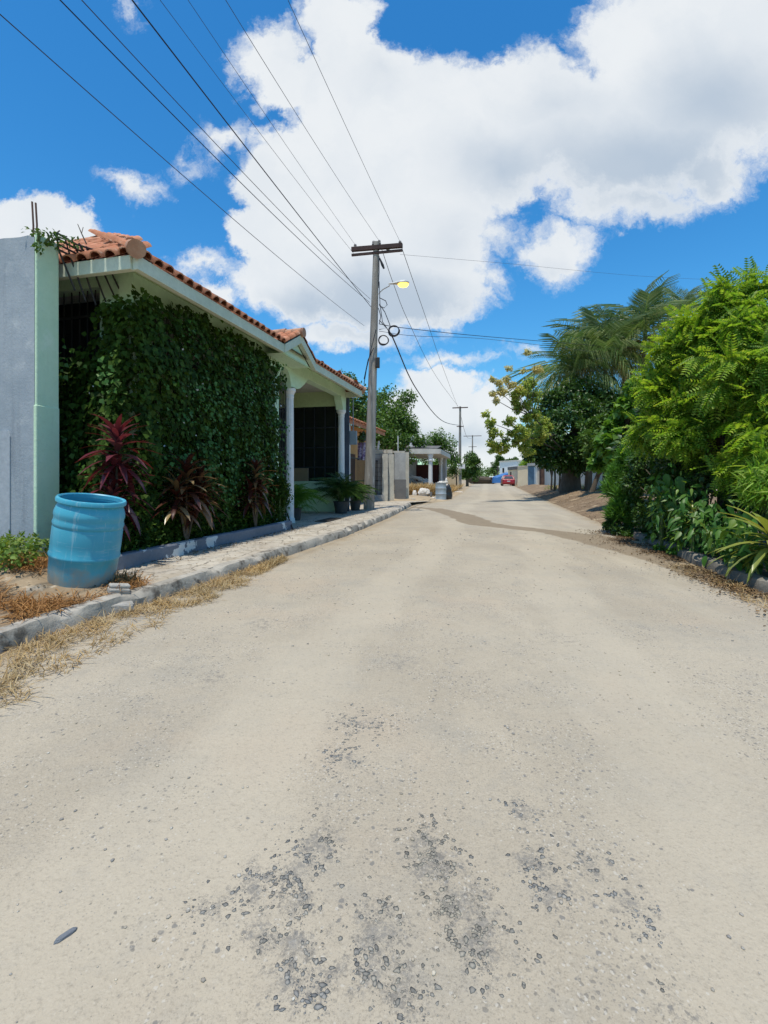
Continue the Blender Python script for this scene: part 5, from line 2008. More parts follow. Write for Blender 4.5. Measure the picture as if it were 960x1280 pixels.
def palm(label, px, py, Y, L, nf, lean=0.0, old=3, spread=(-28, 84), base=None):
    c0 = at(px, py, Y)
    bx_ = c0.x + lean
    gz = rvz(bx_, Y) if Y < 70 else 0
    o = thing('palm_tree', label, 'palm', (bx_, Y, gz - .05), 0, 'palms beyond the shade tree')
    b = MB()
    hh = c0.z - gz
    pts = [Vector((-lean * (t ** 1.5), 0, hh * t)) for t in np.linspace(0, 1, 9)]
    b.tube(pts, [.20, .17, .15, .14, .14, .13, .13, .12, .10], 12)
    b.build('trunk', M['palm_bark'], o, smooth=True)
    b = MB()
    tp = pts[-1]
    b.tube([tp - Vector((0, 0, .7)), tp - Vector((0, 0, .3)), tp + Vector((0, 0, .25))], [.12, .14, .05], 12)
    b.build('crownshaft', M['stem_green'], o, smooth=True)
    parts, oldp = [], []
    for i in range(nf + old):
        an = i * 2.399 + px
        t = i / (nf + old - 1)
        el = R(spread[0] + (spread[1] - spread[0]) * t + random.uniform(-8, 8))
        d = np.array([(math.cos(an) * math.cos(el), math.sin(an) * math.cos(el), math.sin(el))])
        n_ = np.array([(-math.cos(an) * math.sin(el), -math.sin(an) * math.sin(el), math.cos(el))])
        fr = FR[i % 5]
        l_ = L * random.uniform(.85, 1.12)
        v, f = inst(fr[0], fr[1], frames(d, n_), np.array([(tp.x, tp.y, tp.z)]), np.array([l_]))
        (oldp if i < old else parts).append((v, f))
    Vt, Fc = cat_inst(parts)
    npmesh('crown', Vt, Fc, M['leaf_palm'], o)
    if oldp:
        Vt, Fc = cat_inst(oldp)
        npmesh('dry_frond', Vt, Fc, M['leaf_palm_old'], o)
    return o


palm('leftmost palm, drooping silvery fronds over the flowering tree', 716, 474, 29, 3.1, 22, .3, 3)
palm('palm with the clearly visible dark trunk, left of centre', 757, 446, 28.5, 3.2, 24, .0, 2)
palm('tallest palm with upright feathery fronds in the middle', 806, 420, 28, 3.0, 22, -.1, 5)
palm('rightmost palm, fan of fronds arching over the bright tree', 856, 394, 34, 2.3, 16, .0, 0, (5, 85))
palm('small palm crown half hidden behind the tallest palm', 780, 455, 31, 2.6, 16, .1, 1)

# --- near right plants
NG = 'plants overhanging the right kerb'
PIN = pinnate(9, .05, .30, .28)
t0 = Vector((5.6, 7.9, .12))
tree('pinnate_tree', 'large bright green tree with feathered leaves beside the road', t0, [(0, 0, 0, .13), (.05, .05, .9, .11), (-.05, .0, 1.7, .09)],
     pxclumps([(930, 372, 6.8, 26), (950, 400, 6.4, 26), (900, 385, 7.0, 18), (915, 430, 6.8, 32), (868, 425, 7.4, 28), (845, 455, 7.6, 26), (830, 490, 7.8, 28), (880, 475, 7.0, 34), (930, 470, 6.4, 34),
               (850, 520, 7.4, 28), (905, 520, 6.7, 32), (955, 520, 6.0, 30), (975, 440, 6.3, 34), (945, 345, 6.9, 14), (875, 400, 7.3, 14), (985, 370, 6.6, 30), (990, 500, 6.2, 34), (860, 550, 7.2, 24), (810, 535, 8.0, 16), (905, 585, 6.4, 13), (945, 560, 5.9, 13)], 6, .95, .62),
     6600, .235, M['leaf_bright'], tmpl=PIN, group=NG, limbs=34, hang=.4, flat=.8, shell=1.7, var=.5)
t0 = Vector((7.5, 14.5, .4))
tree('lobed_tree', 'mid-green large-leaved tree between the palms and the bright tree', t0, [(0, 0, 0, .12), (-.1, 0, 1.0, .10), (-.2, 0, 2.2, .07)],
     pxclumps([(760, 545, 14.6, 20), (785, 525, 14.2, 24), (812, 505, 13.8, 24), (775, 570, 14.4, 20), (805, 555, 13.6, 26), (830, 480, 13.6, 20), (750, 575, 15, 13), (795, 590, 13.6, 18), (825, 545, 13.2, 22), (800, 485, 14, 14)], 6, .8, .75),
     7500, .17, M['leaf_lobed'], tmpl=IVY, group=NG, limbs=10, hang=.5, flat=.9)
t0 = Vector((7.6, 9.6, .15))
tree('broadleaf_tree', 'dark broadleaf tree filling in behind the bright tree', t0, [(0, 0, 0, .12), (.0, 0, 1.2, .1), (0, 0, 2.4, .08)],
     pxclumps([(930, 440, 9.4, 40), (880, 500, 9.6, 40), (840, 540, 10, 34), (960, 520, 9, 45), (905, 570, 9, 45), (975, 590, 8.6, 45), (800, 560, 10.5, 26), (850, 600, 10, 40), (860, 470, 9.8, 26), (820, 510, 10.2, 22), (1010, 480, 9, 60)]),
     15000, .13, M['leaf_dark'], group=NG, limbs=10)
q = gnd(850, 690, .1)
hb = pxclumps([(800, 590, 8.9, 30), (835, 585, 8.2, 34), (870, 590, 7.4, 38), (910, 600, 6.8, 40), (950, 610, 6.2, 40), (815, 640, 8.6, 30), (845, 650, 7.6, 30), (880, 655, 7.0, 30), (915, 660, 6.4, 30), (800, 668, 8.9, 18), (825, 675, 8.0, 16), (985, 640, 5.8, 44)])
shrub('hedge_shrub', 'dense dark green shrub mass right behind the kerb', 'shrub', (5.0, 7.6, .12), hb[0] + np.array((.15, .3, 0)), hb[1], 17000, .075, M['leaf_dark'], stems=22, group=NG, stem_mat=M['bark'])
# feathery bush at the corner
NEED = (np.array([(-.045, 0, 0), (.045, 0, 0), (.05, .5, .03), (-.05, .5, .03), (.0, 1, -.05), (-.004, 1, -.05)]), np.array([(0, 1, 2, 3), (3, 2, 4, 5)]))
fb = pxclumps([(778, 590, 9.9, 15), (772, 615, 9.8, 17), (785, 610, 9.6, 20), (770, 640, 9.7, 15), (786, 640, 9.5, 20), (768, 600, 10, 10), (792, 580, 9.8, 14), (780, 570, 9.9, 8)])
shrub('feathery_bush', 'feathery light green bush at the far end of the kerb', 'bush', (5.0, 9.8, .15), fb[0], fb[1], 11000, .16, M['leaf_feather'], tmpl=NEED, stems=10, group=NG, hang=-.9, outward=.6)
fb = pxclumps([(775, 665, 9.5, 13), (790, 672, 9.2, 14), (808, 680, 8.7, 12), (762, 655, 9.7, 9)])
shrub('low_shrub', 'low dark shrub skirt trailing on the kerb end', 'shrub', (4.85, 9.4, .1), fb[0], fb[1], 3200, .06, M['leaf_dark'], stems=6, group=NG)
fb = pxclumps([(822, 688, 7.5, 9), (845, 694, 7.0, 10), (868, 702, 6.6, 10), (892, 712, 6.15, 10), (918, 720, 5.8, 11), (942, 728, 5.4, 11), (965, 738, 5.1, 12)])
shrub('trailing_plant', 'small-leaved mid-green plant trailing down over the right kerb', 'plant', (4.75, 6.6, .12), fb[0], fb[1], 3800, .05, M['leaf_lobed'], stems=9, group=NG, hang=.8)
# big-leaved climber and hanging strap leaves
BIG = (np.array([(0, 0, 0), (.16, .14, .05), (.20, .42, .05), (.12, .75, -.03), (0, 1.1, -.16), (0, .5, -.02), (-.12, .75, -.03), (-.20, .42, .05), (-.16, .14, .05)]),
       np.array([(0, 1, 2, 5), (5, 2, 3, 4), (5, 4, 6, 7), (0, 5, 7, 8)]))
cm = thing('climber', 'big-leaved glossy climber hanging over the kerb', 'climber', (4.55, 6.4, .12), 0, NG)
L0 = np.array((4.55, 6.4, .12))
T, A_, N_, S = [], [], [], []
for i in range(950):
    u = random.random()
    x, y = 820 + 120 * u + random.gauss(0, 8), 632 + 62 * u + random.gauss(0, 22) - 8
    Y = 7.7 - 2.4 * u + random.gauss(0, .15)
    p = at(x, y, Y)
    if p.z < .18:
        continue
    T.append(np.array(p) - L0)
    A_.append((random.gauss(-.35, .7), random.gauss(-.35, .5), -.8 + random.gauss(0, .5)))
    N_.append((-.6 + random.gauss(0, .5), -.6 + random.gauss(0, .5), .7))
    l_ = random.uniform(.06, .17)
    S.append((l_ * random.uniform(.7, 1.3), l_, l_))
for (x, y, Y, l_) in ((848, 603, 7.2, .26), (832, 600, 7.6, .20), (878, 640, 6.6, .19), (905, 672, 6.0, .18), (862, 652, 7.0, .17)):
    T.append(np.array(at(x, y - 8, Y - .25)) - L0)
    A_.append((.1, -.2, -1))
    N_.append((-.5, -.85, .4))
    S.append((l_ * 1.25, l_, l_))
Vt, Fc = inst(BIG[0], BIG[1], frames(np.array(A_, float), np.array(N_, float)), np.array(T), np.array(S))
npmesh('foliage', Vt, Fc, M['leaf_big'], cm, smooth=True)
b = MB()
for i in range(14):
    u = random.random()
    p0_, p1_ = at(820 + 120 * u, 690 + 20 * u, 7.8 - 2.2 * u), at(825 + 115 * u, 610 + 50 * u, 7.9 - 2.2 * u)
    b.tube([p0_ - Vector(L0), p0_.lerp(p1_, .5) - Vector(L0) + Vector((.1, 0, 0)), p1_ - Vector(L0)], .012, 6)
b.build('stem', M['stem_green'], cm)


def rosette(name, label, cat, loc, n, L, w, mat, el0=-20, el1=80, droop=.5, stem=.3, group=NG):
    o = thing(name, label, cat, loc, 0, group)
    tv_, tf_ = strap(w, droop, 5, .02)
    A_, N_, S_, T_ = [], [], [], []
    for i in range(n):
        t = i / n
        an, el = i * 2.399, R(el0 + (el1 - el0) * t + random.uniform(-12, 12))
        A_.append((math.cos(an) * math.cos(el), math.sin(an) * math.cos(el), math.sin(el)))
        N_.append((-math.cos(an) * math.sin(el), -math.sin(an) * math.sin(el), math.cos(el) + .05))
        T_.append((0, 0, stem * (.5 + .5 * t)))
        S_.append(L * random.uniform(.75, 1.1))
    Vt, Fc = inst(tv_, tf_, frames(np.array(A_), np.array(N_)), np.array(T_), np.array(S_))
    npmesh('foliage', Vt, Fc, mat, o, smooth=True)
    b = MB()
    b.tube([(0, 0, -.05), (.01, 0, stem * .5), (0, 0, stem)], [.028, .022, .016], 7)
    b.build('stem', M['stem_green'], o)
    return o


p = at(955, 680, 5.0)
rosette('striped_plant', 'yellow-striped strap-leaved plant at the right picture edge', 'plant', (p.x + .08, p.y, .15), 38, .52, .075, M['leaf_yellow'], -25, 75, .45, .40)
p = at(935, 700, 5.35)
rosette('striped_plant', 'smaller yellow-green strap plant just above the kerb', 'plant', (p.x, p.y + .05, .12), 26, .36, .07, M['leaf_yellow'], -30, 70, .55, .25)
p = at(950, 605, 5.6)
fb = pxclumps([(950, 598, 5.6, 24), (965, 615, 5.5, 26), (940, 622, 5.6, 15), (985, 600, 5.5, 30)])
shrub('fine_leaved_plant', 'light green fine-leaved plant catching sun at the right edge', 'shrub', (4.6, 5.7, .15), fb[0], fb[1], 1500, .15, M['leaf_bright'], tmpl=NEED, stems=6, group=NG, hang=.2)
for (lab, x, y, Y, L) in (('pale green spiky tuft in the middle of the dark shrubs', 828, 618, 7.6, .24), ('pale green spiky tuft low over the kerb', 848, 672, 7.1, .22), ('whitish drooping tuft between shrubs and climber', 866, 636, 6.8, .20)):
    p = at(x, y, Y)
    o = rosette('spiky_tuft', lab, 'plant', (p.x - .1, p.y - .15, .12), 26, L, .06, M['leaf_yellow'] if 'whitish' in lab else M['leaf_bright'], -35, 75, .5, max(.2, p.z - .12))

# ------------------------------------------------------------------ right side walls and buildings in the distance
rw = thing('boundary_wall', 'long stained white wall behind the shade trees', 'wall', (0, 0, 0))


def wallrun(name, mat, p0, p1, h, th, parent, base=-.1):
    p0, p1 = Vector((p0[0], p0[1], 0)), Vector((p1[0], p1[1], 0))
    d = (p1 - p0).normalized()
    n_ = Vector((-d.y, d.x, 0)) * th
    b = MB()
    vs = []
    for z in (base, h):
        vs += [p0 + Vector((0, 0, z)), p1 + Vector((0, 0, z)), p1 + n_ + Vector((0, 0, z)), p0 + n_ + Vector((0, 0, z))]
    b.add(vs, [(0, 1, 2, 3), (4, 5, 6, 7), (0, 1, 5, 4), (1, 2, 6, 5), (2, 3, 7, 6), (3, 0, 4, 7)])
    return b.build(name, mat, parent)


def xy(x, Y):
    return ((x - CX) / F * Y, Y)


wallrun('wall', M['white_old'], (13.3, 26), xy(683, 50), 2.55, .18, rw)
wallrun('coping', M['block'], (13.26, 26), (xy(683, 50)[0] - .04, 50), 2.63, .26, rw, 2.553)
for k in range(6):
    t = (k + .5) / 6
    p = Vector((13.3, 26, 0)).lerp(Vector((*xy(683, 50), 0)), t)
    b = MB()
    b.box(p.x - .16, p.x + .1, p.y - .15, p.y + .15, -.1, 2.7)
    b.build('pier', M['white_old'], rw)
rs = thing('rusty_gate', 'brown rusty sheet metal gate in the white wall', 'gate', (0, 0, 0))
wallrun('sheet', M['rust'], xy(676.5, 50.4), xy(681.5, 50.6), 2.4, .06, rs)
wallrun('post', M['wood_dark'], xy(675.3, 50.2), xy(676.2, 50.3), 2.5, .1, rs)
wp = thing('gate_pillar', 'pale pillar between rusty and blue gates', 'pillar', (0, 0, 0))
wallrun('shaft', M['white_old'], xy(671.6, 50.5), xy(675, 50.6), 2.3, .3, wp)
wallrun('cap', M['block'], xy(671.3, 50.4), xy(675.3, 50.5), 2.42, .4, wp, 2.303)
bgt = thing('blue_gate', 'dark blue sheet gate with pale blue leaf', 'gate', (0, 0, 0))
wallrun('leaf', M['blue_gate'], xy(660, 54), xy(667.5, 53), 2.45, .08, bgt)
wallrun('pale_leaf', pm('pale_blue_gate', (.32, .42, .50), (.27, .36, .44), 2, .7), xy(667.6, 52.6), xy(671.4, 52.2), 2.3, .08, bgt)
wallrun('lintel', M['block'], xy(659, 53.9), xy(671.5, 52.0), 2.75, .3, bgt, 2.453)
cw = thing('gate_wall', 'plain cream wall block right of the red car', 'wall', (0, 0, 0))
wallrun('wall', M['cream_wall'], xy(647, 58), xy(659.4, 57), 2.5, .3, cw)
wallrun('coping', M['white_old'], xy(646.7, 57.9), xy(659.6, 56.9), 2.56, .4, cw, 2.503)
cw2 = thing('low_building', 'low cream building with dark eave beyond the cream wall', 'building', (0, 0, 0))
wallrun('wall', M['cream_wall'], xy(635, 74), xy(646.5, 68), 2.3, 4, cw2)
wallrun('roof', M['felt'], xy(634.5, 73.5), xy(646.8, 67.5), 2.75, 5, cw2, 2.303)
wallrun('door', M['maroon'], xy(637.3, 72.6), xy(639.2, 71.6), 2.0, .05, cw2)
wbld = thing('white_building', 'white box-like building down the road behind the red car', 'building', (0, 0, 0))
wallrun('wall', M['white'], xy(624.5, 105), xy(646, 98), 4.6, 9, wbld)
wallrun('parapet', M['white_old'], xy(624.2, 104.7), xy(646.3, 97.7), 4.75, 9.6, wbld, 4.603)
wallrun('window', M['dark'], xy(628, 103.6), xy(630, 103.0), 3.2, .3, wbld, 2.2)
tp_ = thing('tarpaulin', 'bright blue tarpaulin shelter behind the red car', 'tarpaulin', at(627, 600, 84).to_2d().to_3d())
b = MB()
b.add([(-1.0, -.5, 1.1), (1.4, -.5, 2.0), (1.4, 2.4, 2.1), (-1.0, 2.4, 1.3), (-1.25, -.6, .2), (1.4, -.6, .25), (-1.25, 2.4, .2), (1.4, 2.4, .2)], [(0, 1, 2, 3), (0, 1, 5, 4), (0, 3, 6, 4), (1, 2, 7, 5)])
b.build('sheet', M['tarp'], tp_)
for (x, y) in ((-1., 0), (1.3, 0), (1.3, 2.2), (-1., 2.2)):
    b = MB()
    b.tube([(x, y, -.1), (x, y, 1.2 if x < 0 else 2.0)], .04, 6)
    b.build('post', M['wood_dark'], tp_)
# buildings hidden down the left
dh = rock('dirt_heap', 'brown dirt heap by the left road edge far off', 'dirt heap', (*xy(602, 88), 0), (2.2, 2.0, .8), M['soil'], 31, 0, 3)


# cars --------------------------------------------------------------
M['red_paint'] = pm('red_car_paint', (.30, .015, .02), (.27, .012, .018), 1, .3, spec=.6)
M['white_paint_car'] = pm('white_car_paint', (.75, .75, .75), (.7, .7, .7), 1, .3, spec=.6)
M['dark_paint'] = pm('dark_car_paint', (.03, .03, .035), (.035, .035, .04), 1, .3, spec=.6)
M['glass'] = pm('car_glass', (.03, .04, .05), (.035, .045, .055), 1, .12, spec=.8)
M['rubber'] = pm('tyre', (.02, .02, .02), (.03, .03, .03), 5, .9)
M['rim'] = pm('wheel_rim', (.4, .4, .42), (.35, .35, .37), 5, .4, metal=.6)
M['tail'] = pm('tail_lens', (.35, .01, .01), (.3, .01, .01), 5, .2, spec=.7)
M['plate'] = pm('number_plate', (.65, .65, .62), (.6, .6, .58), 5, .5)


def car(name, label, loc, rot, paint, group=None, sedan=False):
    """hatchback or saloon, nose along +y"""
    o = thing(name, label, 'car', loc, rot, group)
    Lh, W_ = (2.0, .84) if not sedan else (2.2, .86)
    r_ = .6 if sedan else 0
    prof = [(-Lh, .38), (-Lh - .02, .62), (-Lh + .06, .92), (-Lh + .2 + r_, .98), (Lh - 1.1, .98), (Lh - .25, .80), (Lh, .62), (Lh + .02, .35), (Lh - .1, .22), (-Lh + .1, .22)]
    b = MB()
    n = len(prof)
    for (w0, w1, k) in ((-W_, W_, 0),):
        ringx = [-W_ * .96, -W_, -W_ * .97, W_ * .97, W_, W_ * .96]
    secs = [(-W_ + .05, .96), (-W_, 1.0), (W_, 1.0), (W_ - .05, .96)]
    b.prism(prof, -W_, W_, lambda p, q, d: (d, p, q))
    b.build('body', paint, o, bevel=.07, segs=3)
    gh = [(-Lh + .12 + r_, .97), (-Lh + .38 + r_ * 1.2, 1.36), (-Lh + .7 + r_, 1.47), (.35, 1.47), (.75, 1.36), (Lh - .85, .97)]
    b = MB()
    vs = []
    for s_ in (-1, 1):
        for p, q in gh:
            inn = .80 - .20 * max(0, (q - .97) / .5)
            vs.append((s_ * inn * W_ / .84, p, q))
    m_ = len(gh)
    fs = [tuple(range(m_)), tuple(range(m_, 2 * m_))] + [(i, (i + 1) % m_, (i + 1) % m_ + m_, i + m_) for i in range(m_)]
    b.add(vs, fs)
    cabin = b.build('cabin', paint, o, bevel=.05, segs=2)
    # panes sit a hair proud of the cabin
    b = MB()
    y0, z0, y1, z1 = -Lh + .155 + r_, 1.02, -Lh + .36 + r_ * 1.2, 1.34
    b.add([(-.62, y0 - .02, z0), (.62, y0 - .02, z0), (.52, y1 - .02, z1), (-.52, y1 - .02, z1)], [(0, 1, 2, 3)])
    b.build('rear_window', M['glass'], o)
    b = MB()
    b.add([(-.64, Lh - .9, 1.02), (.64, Lh - .9, 1.02), (.54, .80, 1.35), (-.54, .80, 1.35)], [(0, 1, 2, 3)])
    b.build('windscreen', M['glass'], o)
    for s_ in (-1, 1):
        b = MB()
        b.add([(s_ * .80, -Lh + .45 + r_, 1.03), (s_ * .80, Lh - 1.1, 1.03), (s_ * .66, .55, 1.38), (s_ * .66, -Lh + .75 + r_, 1.38)], [(0, 1, 2, 3)])
        b.build('side_window', M['glass'], o)
        b = MB()
        b.box(s_ * .74 - .09, s_ * .74 + .09, -Lh - .03, -Lh + .1, .70, .90)
        b.build('tail_light', M['tail'], o, bevel=.02)
        b = MB()
        b.box(s_ * .62 - .13, s_ * .62 + .13, Lh - .08, Lh + .03, .58, .72)
        b.build('headlight', M['plate'], o, bevel=.02)
        for y in (-Lh + .75, Lh - .75):
            b = MB()
            b.lathe([(.16, -.09), (.28, -.10), (.305, -.06), (.305, .06), (.28, .10), (.16, .09)], 22, caps=False)
            b.v = [(z, x, y_) for x, y_, z in b.v]
            b.v = [(x + s_ * (W_ - .08), y_ + y, z + .305) for x, y_, z in b.v]
            wh = b.build('wheel', M['rubber'], o, smooth=True)
            b = MB()
            b.lathe([(0, .07), (.17, .08), (.17, -.08), (0, -.07)], 16, caps=False)
            b.v = [(z, x, y_) for x, y_, z in b.v]
            b.v = [(x + s_ * (W_ - .08), y_ + y, z + .305) for x, y_, z in b.v]
            b.build('rim', M['rim'], wh)
    b = MB()
    b.box(-.78, .78, -Lh - .06, -Lh + .05, .36, .52)
    b.build('bumper', paint, o, bevel=.03)
    b = MB()
    b.box(-.2, .2, -Lh - .045, -Lh + .0, .60, .72)
    b.build('number_plate', M['plate'], o)
    return o


Yc = 67
car('parked_car', 'red hatchback parked at the right road edge, seen from behind', (*xy(634.5, Yc), .0), R(-10.5), M['red_paint'], 'cars far down the road')
car('parked_car', 'white saloon far down the road left of the blue tarpaulin', (*xy(619.5, 112), .0), R(-13), M['white_paint_car'], 'cars far down the road', True)
car('parked_car', 'white car farthest away in the middle of the road end', (*xy(614.5, 130), .0), R(-13), M['white_paint_car'], 'cars far down the road')
car('parked_car', 'dark car under the far trees left of the road', (*xy(596.5, 98), .0), R(-12), M['dark_paint'], 'cars far down the road', True)

# ------------------------------------------------------------------ grasses, litter, stones
BL = strap(.028, .5, 4, .0)
BLADE = (BL[0], BL[1])


def grass(name, label, pts, size, mat, lean=.55, kind='stuff', per=7, cat='grass'):
    """tufts of blades at the given ground points"""
    pts = np.repeat(np.array(pts, float), per, 0)
    n = len(pts)
    pts[:, :2] += rng.normal(size=(n, 2)) * .022
    d = nrm(np.concatenate([rng.normal(size=(n, 2)) * lean, np.ones((n, 1))], 1))
    nn = nrm(np.stack([-d[:, 0], -d[:, 1], np.full(n, .6)], 1) * .8 + rng.normal(size=(n, 3)) * .2)
    L = size * rng.uniform(.45, 1.25, n)
    Vt, Fc = inst(BLADE[0], BLADE[1], frames(d, nn), pts, np.stack([L * .6 + .03, L, L], 1))
    return tag(npmesh(name, Vt, Fc, mat), label, cat, kind=kind)


# strip between kerb and road
pts = []
while len(pts) < 1150:
    y = random.uniform(1.5, 6.8)
    x0 = float(lx(y))
    wd = np.interp(y, [1.5, 2.4, 3.6, 4.8, 6.4, 6.8], [.9, .72, .62, .52, .16, .06])
    t = random.random() ** 1.1
    x = x0 + .03 + t * wd
    if mnoise.noise(Vector((x * 3.2, y * 3.2, 4))) + .45 * (1 - t) < random.uniform(-.25, .35):
        continue
    pts.append((x, y, .0))
grass('dry_grass', 'dry straw-coloured grass strip between road and left kerb', pts, .105, M['straw'], .9, per=7)
pts = []
while len(pts) < 1100:
    a, t = random.uniform(-2.6, -.60), random.random() ** .8
    b0 = kb(a) + .13
    bb = b0 + t * 1.5
    if mnoise.noise(Vector((a * 2.4, bb * 2.4, 14))) < random.uniform(-.2, .3):
        continue
    p = hw(a, bb, lvz(a, bb))
    if math.hypot(p.x - bp.x, p.y - bp.y) < .30:
        continue
    pts.append(p)
grass('dry_weeds', 'rusty dry weeds on the verge around the blue barrel', pts, .15, M['rusty_straw'], 1.1, per=9)
pts = []
for (x, y, Y) in ((20, 668, 4.9), (8, 660, 5.0), (35, 680, 4.85), (0, 690, 4.6), (15, 700, 4.4), (-20, 670, 4.9), (-40, 680, 4.7)):
    pts.append(at(x, y, Y))
P = np.array([(p.x, p.y, lvz(*ab(p.x, p.y)) + .12) for p in pts])
S_ = np.array([(.22, .2, .13 + .03 * random.random()) for _ in P])
shrub('weed_clump', 'bright green weeds growing against the grey wall', 'weeds', (P[0][0], P[0][1], P[0][2] - .15), P, S_, 2000, .05, M['weed'], stems=7)
# leaf litter
pts = []
LIT = (np.array([(-.5, 0, 0), (.1, -.3, .1), (.6, 0, 0), (.1, .3, .12)]), np.array([(0, 1, 2, 3)]))


def litter(name, label, pts, size, mat):
    pts = np.array(pts, float)
    n = len(pts)
    d = nrm(np.concatenate([rng.normal(size=(n, 2)), rng.normal(size=(n, 1)) * .15], 1))
    nn = nrm(np.concatenate([rng.normal(size=(n, 2)) * .35, np.ones((n, 1))], 1))
    Vt, Fc = inst(LIT[0], LIT[1], frames(d, nn), pts, size * rng.uniform(.5, 1.3, n))
    return tag(npmesh(name, Vt, Fc, mat), label, 'litter', kind='stuff')


for _ in range(2600):
    a = random.uniform(-.8, 13)
    bb = (-.03 - abs(random.gauss(0, .16))) if random.random() < .8 else random.uniform(-.9, -.05)
    if a > 4.4:
        bb = random.uniform(kb(a) + .1, .3)
        if random.random() < .8:
            continue
    if bb < kb(a) + .1 or mnoise.noise(Vector((a * 2, bb * 4, 3))) < -.1:
        continue
    pts.append(hw(a, bb, .145))
for _ in range(900):
    a = random.uniform(-4, -.5)
    bb = kb(a) + random.uniform(.12, 1.6)
    pts.append(hw(a, bb, lvz(a, bb) + .012))
litter('leaf_litter', 'dead leaves and crumbs on the left pavement and verge', pts, .028, M['litter'])
pts = []
for _ in range(9000):
    y = random.uniform(3.0, 10.4)
    ke = float(np.interp(y, [p[1] for p in RK][::1], [p[0] for p in RK]))
    x = ke - abs(random.gauss(0, .20)) * (1 + .6 * (y > 7)) - .02
    if mnoise.noise(Vector((x * 3, y * 2, 13))) < random.uniform(-.35, .25):
        continue
    pts.append((x, y, .02 + .018 * random.random()))
for _ in range(5000):
    y = random.uniform(10, 34)
    x = float(rx(y)) + abs(random.gauss(0, 1.6)) - .25
    pts.append((x, y, rvz(x, y) + .015))
litter('leaf_litter', 'brown leaf litter along the right kerb and bank', pts, .034, leafmat('rotting_leaves', [(.13, .085, .045), (.08, .055, .035), (.19, .13, .07), (.05, .04, .03)], .9, .05, .2, (1, .9, .7)))
pts = []
for _ in range(340):
    y = random.uniform(3.2, 6.2)
    ke = float(np.interp(y, [p[1] for p in RK], [p[0] for p in RK]))
    x = ke - random.uniform(.02, .38)
    if mnoise.noise(Vector((x * 2, y * 2, 23))) > -.05:
        pts.append((x, y, .01))
grass('dry_grass', 'thin dry grass tufts under the right kerb', pts, .09, M['straw'], 1.0, per=6)
pts = []
while len(pts) < 1500:
    y = random.uniform(21, 52)
    x = float(lx(y)) - abs(random.gauss(0, 1.5)) - (.5 if y > 26 else .8)
    if y < 29.5 or (y < 31 and x < 3.2):
        continue
    pts.append((x, y, .05))
grass('dry_grass', 'tall dry yellow grass on the shoulder before the carport', pts, .62, M['straw'], .35, per=6)
pts = []
while len(pts) < 700:
    x, y = random.uniform(.9, 3.6), random.uniform(28.6, 31.6)
    if x > lx(y) - 1.0:
        continue
    pts.append((x, y, .05))
grass('dry_grass', 'waist-high dry grass between gate pillars and carport', pts, .80, M['straw'], .25, per=6)
pts = []
for _ in range(160):
    x, y = random.uniform(11.5, 15), random.uniform(26, 36)
    pts.append((x, y, rvz(x, y)))
grass('green_grass', 'green grass at the foot of the white wall', pts, .4, M['weed'], .4, per=7)

# loose stones on the road
import bmesh
bmm = bmesh.new()
bmesh.ops.create_icosphere(bmm, subdivisions=1, radius=1)
sv = np.array([v.co[:] for v in bmm.verts]) * (1, .75, .5)
sf = np.array([[v.index for v in f.verts] for f in bmm.faces])
bmm.free()
sv = sv * (1 + .2 * np.sin(sv[:, [1, 2, 0]] * 5))
n = 11000
y = .85 + 9 * rng.random(n) ** 1.7
fx = rng.random(n)
x = np.array([lx(v) for v in y]) * (1 - fx) + np.array([rx(v) for v in y]) * fx
keep = np.array([mnoise.noise(Vector((a * .9, c * .9, 2))) > -.05 + .3 * math.sin(a * 40 + c * 23) for a, c in zip(x, y)])
x, y = x[keep], y[keep]
n = len(x)
s = (.0011 + .0056 * rng.random(n) ** 6) * (1 + y * .16)
ang = rng.random(n) * 6.28
Mt = np.zeros((n, 3, 3))
Mt[:, 0, 0] = np.cos(ang)
Mt[:, 0, 1] = -np.sin(ang)
Mt[:, 1, 0] = np.sin(ang)
Mt[:, 1, 1] = np.cos(ang)
Mt[:, 2, 2] = 1
crn = .03 * np.sin(np.pi * np.clip((x - lx(y)) / (rx(y) - lx(y)), 0, 1)) * np.clip((y - 1) / 8, 0, 1)
zz = np.array([.010 * mnoise.noise(Vector((a * 1.1, c * 1.1, 0))) + .004 * mnoise.noise(Vector((a * 5, c * 5, 4))) for a, c in zip(x, y)]) + crn
Vt, Fc = inst(sv, sf, Mt, np.stack([x, y, zz + s * .2], 1), s)
gmat = leafmat('loose_gravel', [(.40, .37, .32), (.26, .245, .22), (.50, .47, .41), (.20, .195, .19), (.44, .40, .34)], .95, .0, .1)
tag(npmesh('gravel', Vt, Fc, gmat), 'loose gravel scattered over the road', 'gravel', kind='stuff')
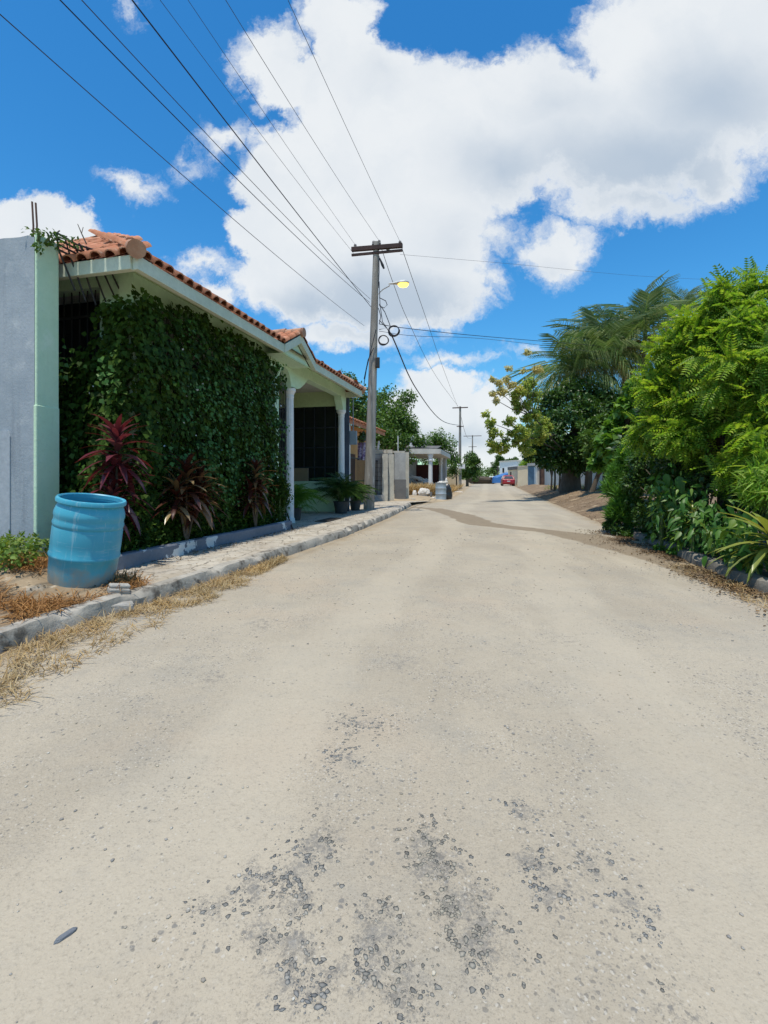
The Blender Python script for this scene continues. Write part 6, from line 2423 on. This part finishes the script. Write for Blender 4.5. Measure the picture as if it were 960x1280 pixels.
# flat broken stones of the old surface, in clusters where the dust has worn away
T, S, Q = [], [], []
for (px, py, r) in PT:
    if py < 880:
        continue
    p = gnd(px, py)
    k_ = int(170 * (r / .06) ** 2 * (.45 if abs(px - 480) > 215 else 1))
    for i in range(k_):
        dx, dy = random.gauss(0, r * .62), random.gauss(0, r * .75)
        X_, Y_ = p.x + dx, p.y + dy
        if mnoise.noise(Vector((X_ * 16, Y_ * 16, 3))) < -.08:
            continue
        z_ = .010 * mnoise.noise(Vector((X_ * 1.1, Y_ * 1.1, 0))) + .004 * mnoise.noise(Vector((X_ * 5, Y_ * 5, 4))) + .0002 + .03 * math.sin(math.pi * min(1, max(0, (X_ - lx(Y_)) / (rx(Y_) - lx(Y_))))) * min(1, max(0, (Y_ - 1) / 8))
        T.append((X_, Y_, z_))
        sz = .0014 + .0080 * random.random() ** 3.4
        S.append((sz * random.uniform(.8, 1.3), sz * random.uniform(.7, 1.2), max(.0007, sz * .14)))
n = len(T)
ang = rng.random(n) * 6.28
Mt = np.zeros((n, 3, 3))
Mt[:, 0, 0], Mt[:, 0, 1], Mt[:, 1, 0], Mt[:, 1, 1], Mt[:, 2, 2] = np.cos(ang), -np.sin(ang), np.sin(ang), np.cos(ang), 1
T, S = np.array(T), np.array(S)
parts = []
for k in range(6):
    kk = 1 + .34 * np.sin(sv[:, :1] * (2.1 + k) + k * 1.7) * np.cos(sv[:, 1:2] * (2.6 + .6 * k) + k)
    parts.append(inst(sv * np.concatenate([kk, kk[::-1] * .9 + .1, np.ones_like(kk)], 1), sf, Mt[k::6], T[k::6], S[k::6]))
Vt, Fc = cat_inst(parts)
tag(npmesh('exposed_stones', Vt, Fc, leafmat('old_aggregate', [(.17, .168, .16), (.24, .235, .22), (.13, .13, .128), (.30, .29, .265), (.20, .195, .185)], .9, .0, .2)), 'clusters of broken grey stone showing through the road dust', 'gravel', kind='stuff')
q = gnd(82, 1164, .012)
rock('road_stone', 'long dark blue-grey stone chip in the left foreground of the road', 'stone', (q.x, q.y, .0), (.024, .0075, .004), pm('slate', (.16, .175, .19), (.11, .12, .14), 20, .8), 40, R(52))
q = gnd(660, 548 + 150, .012)
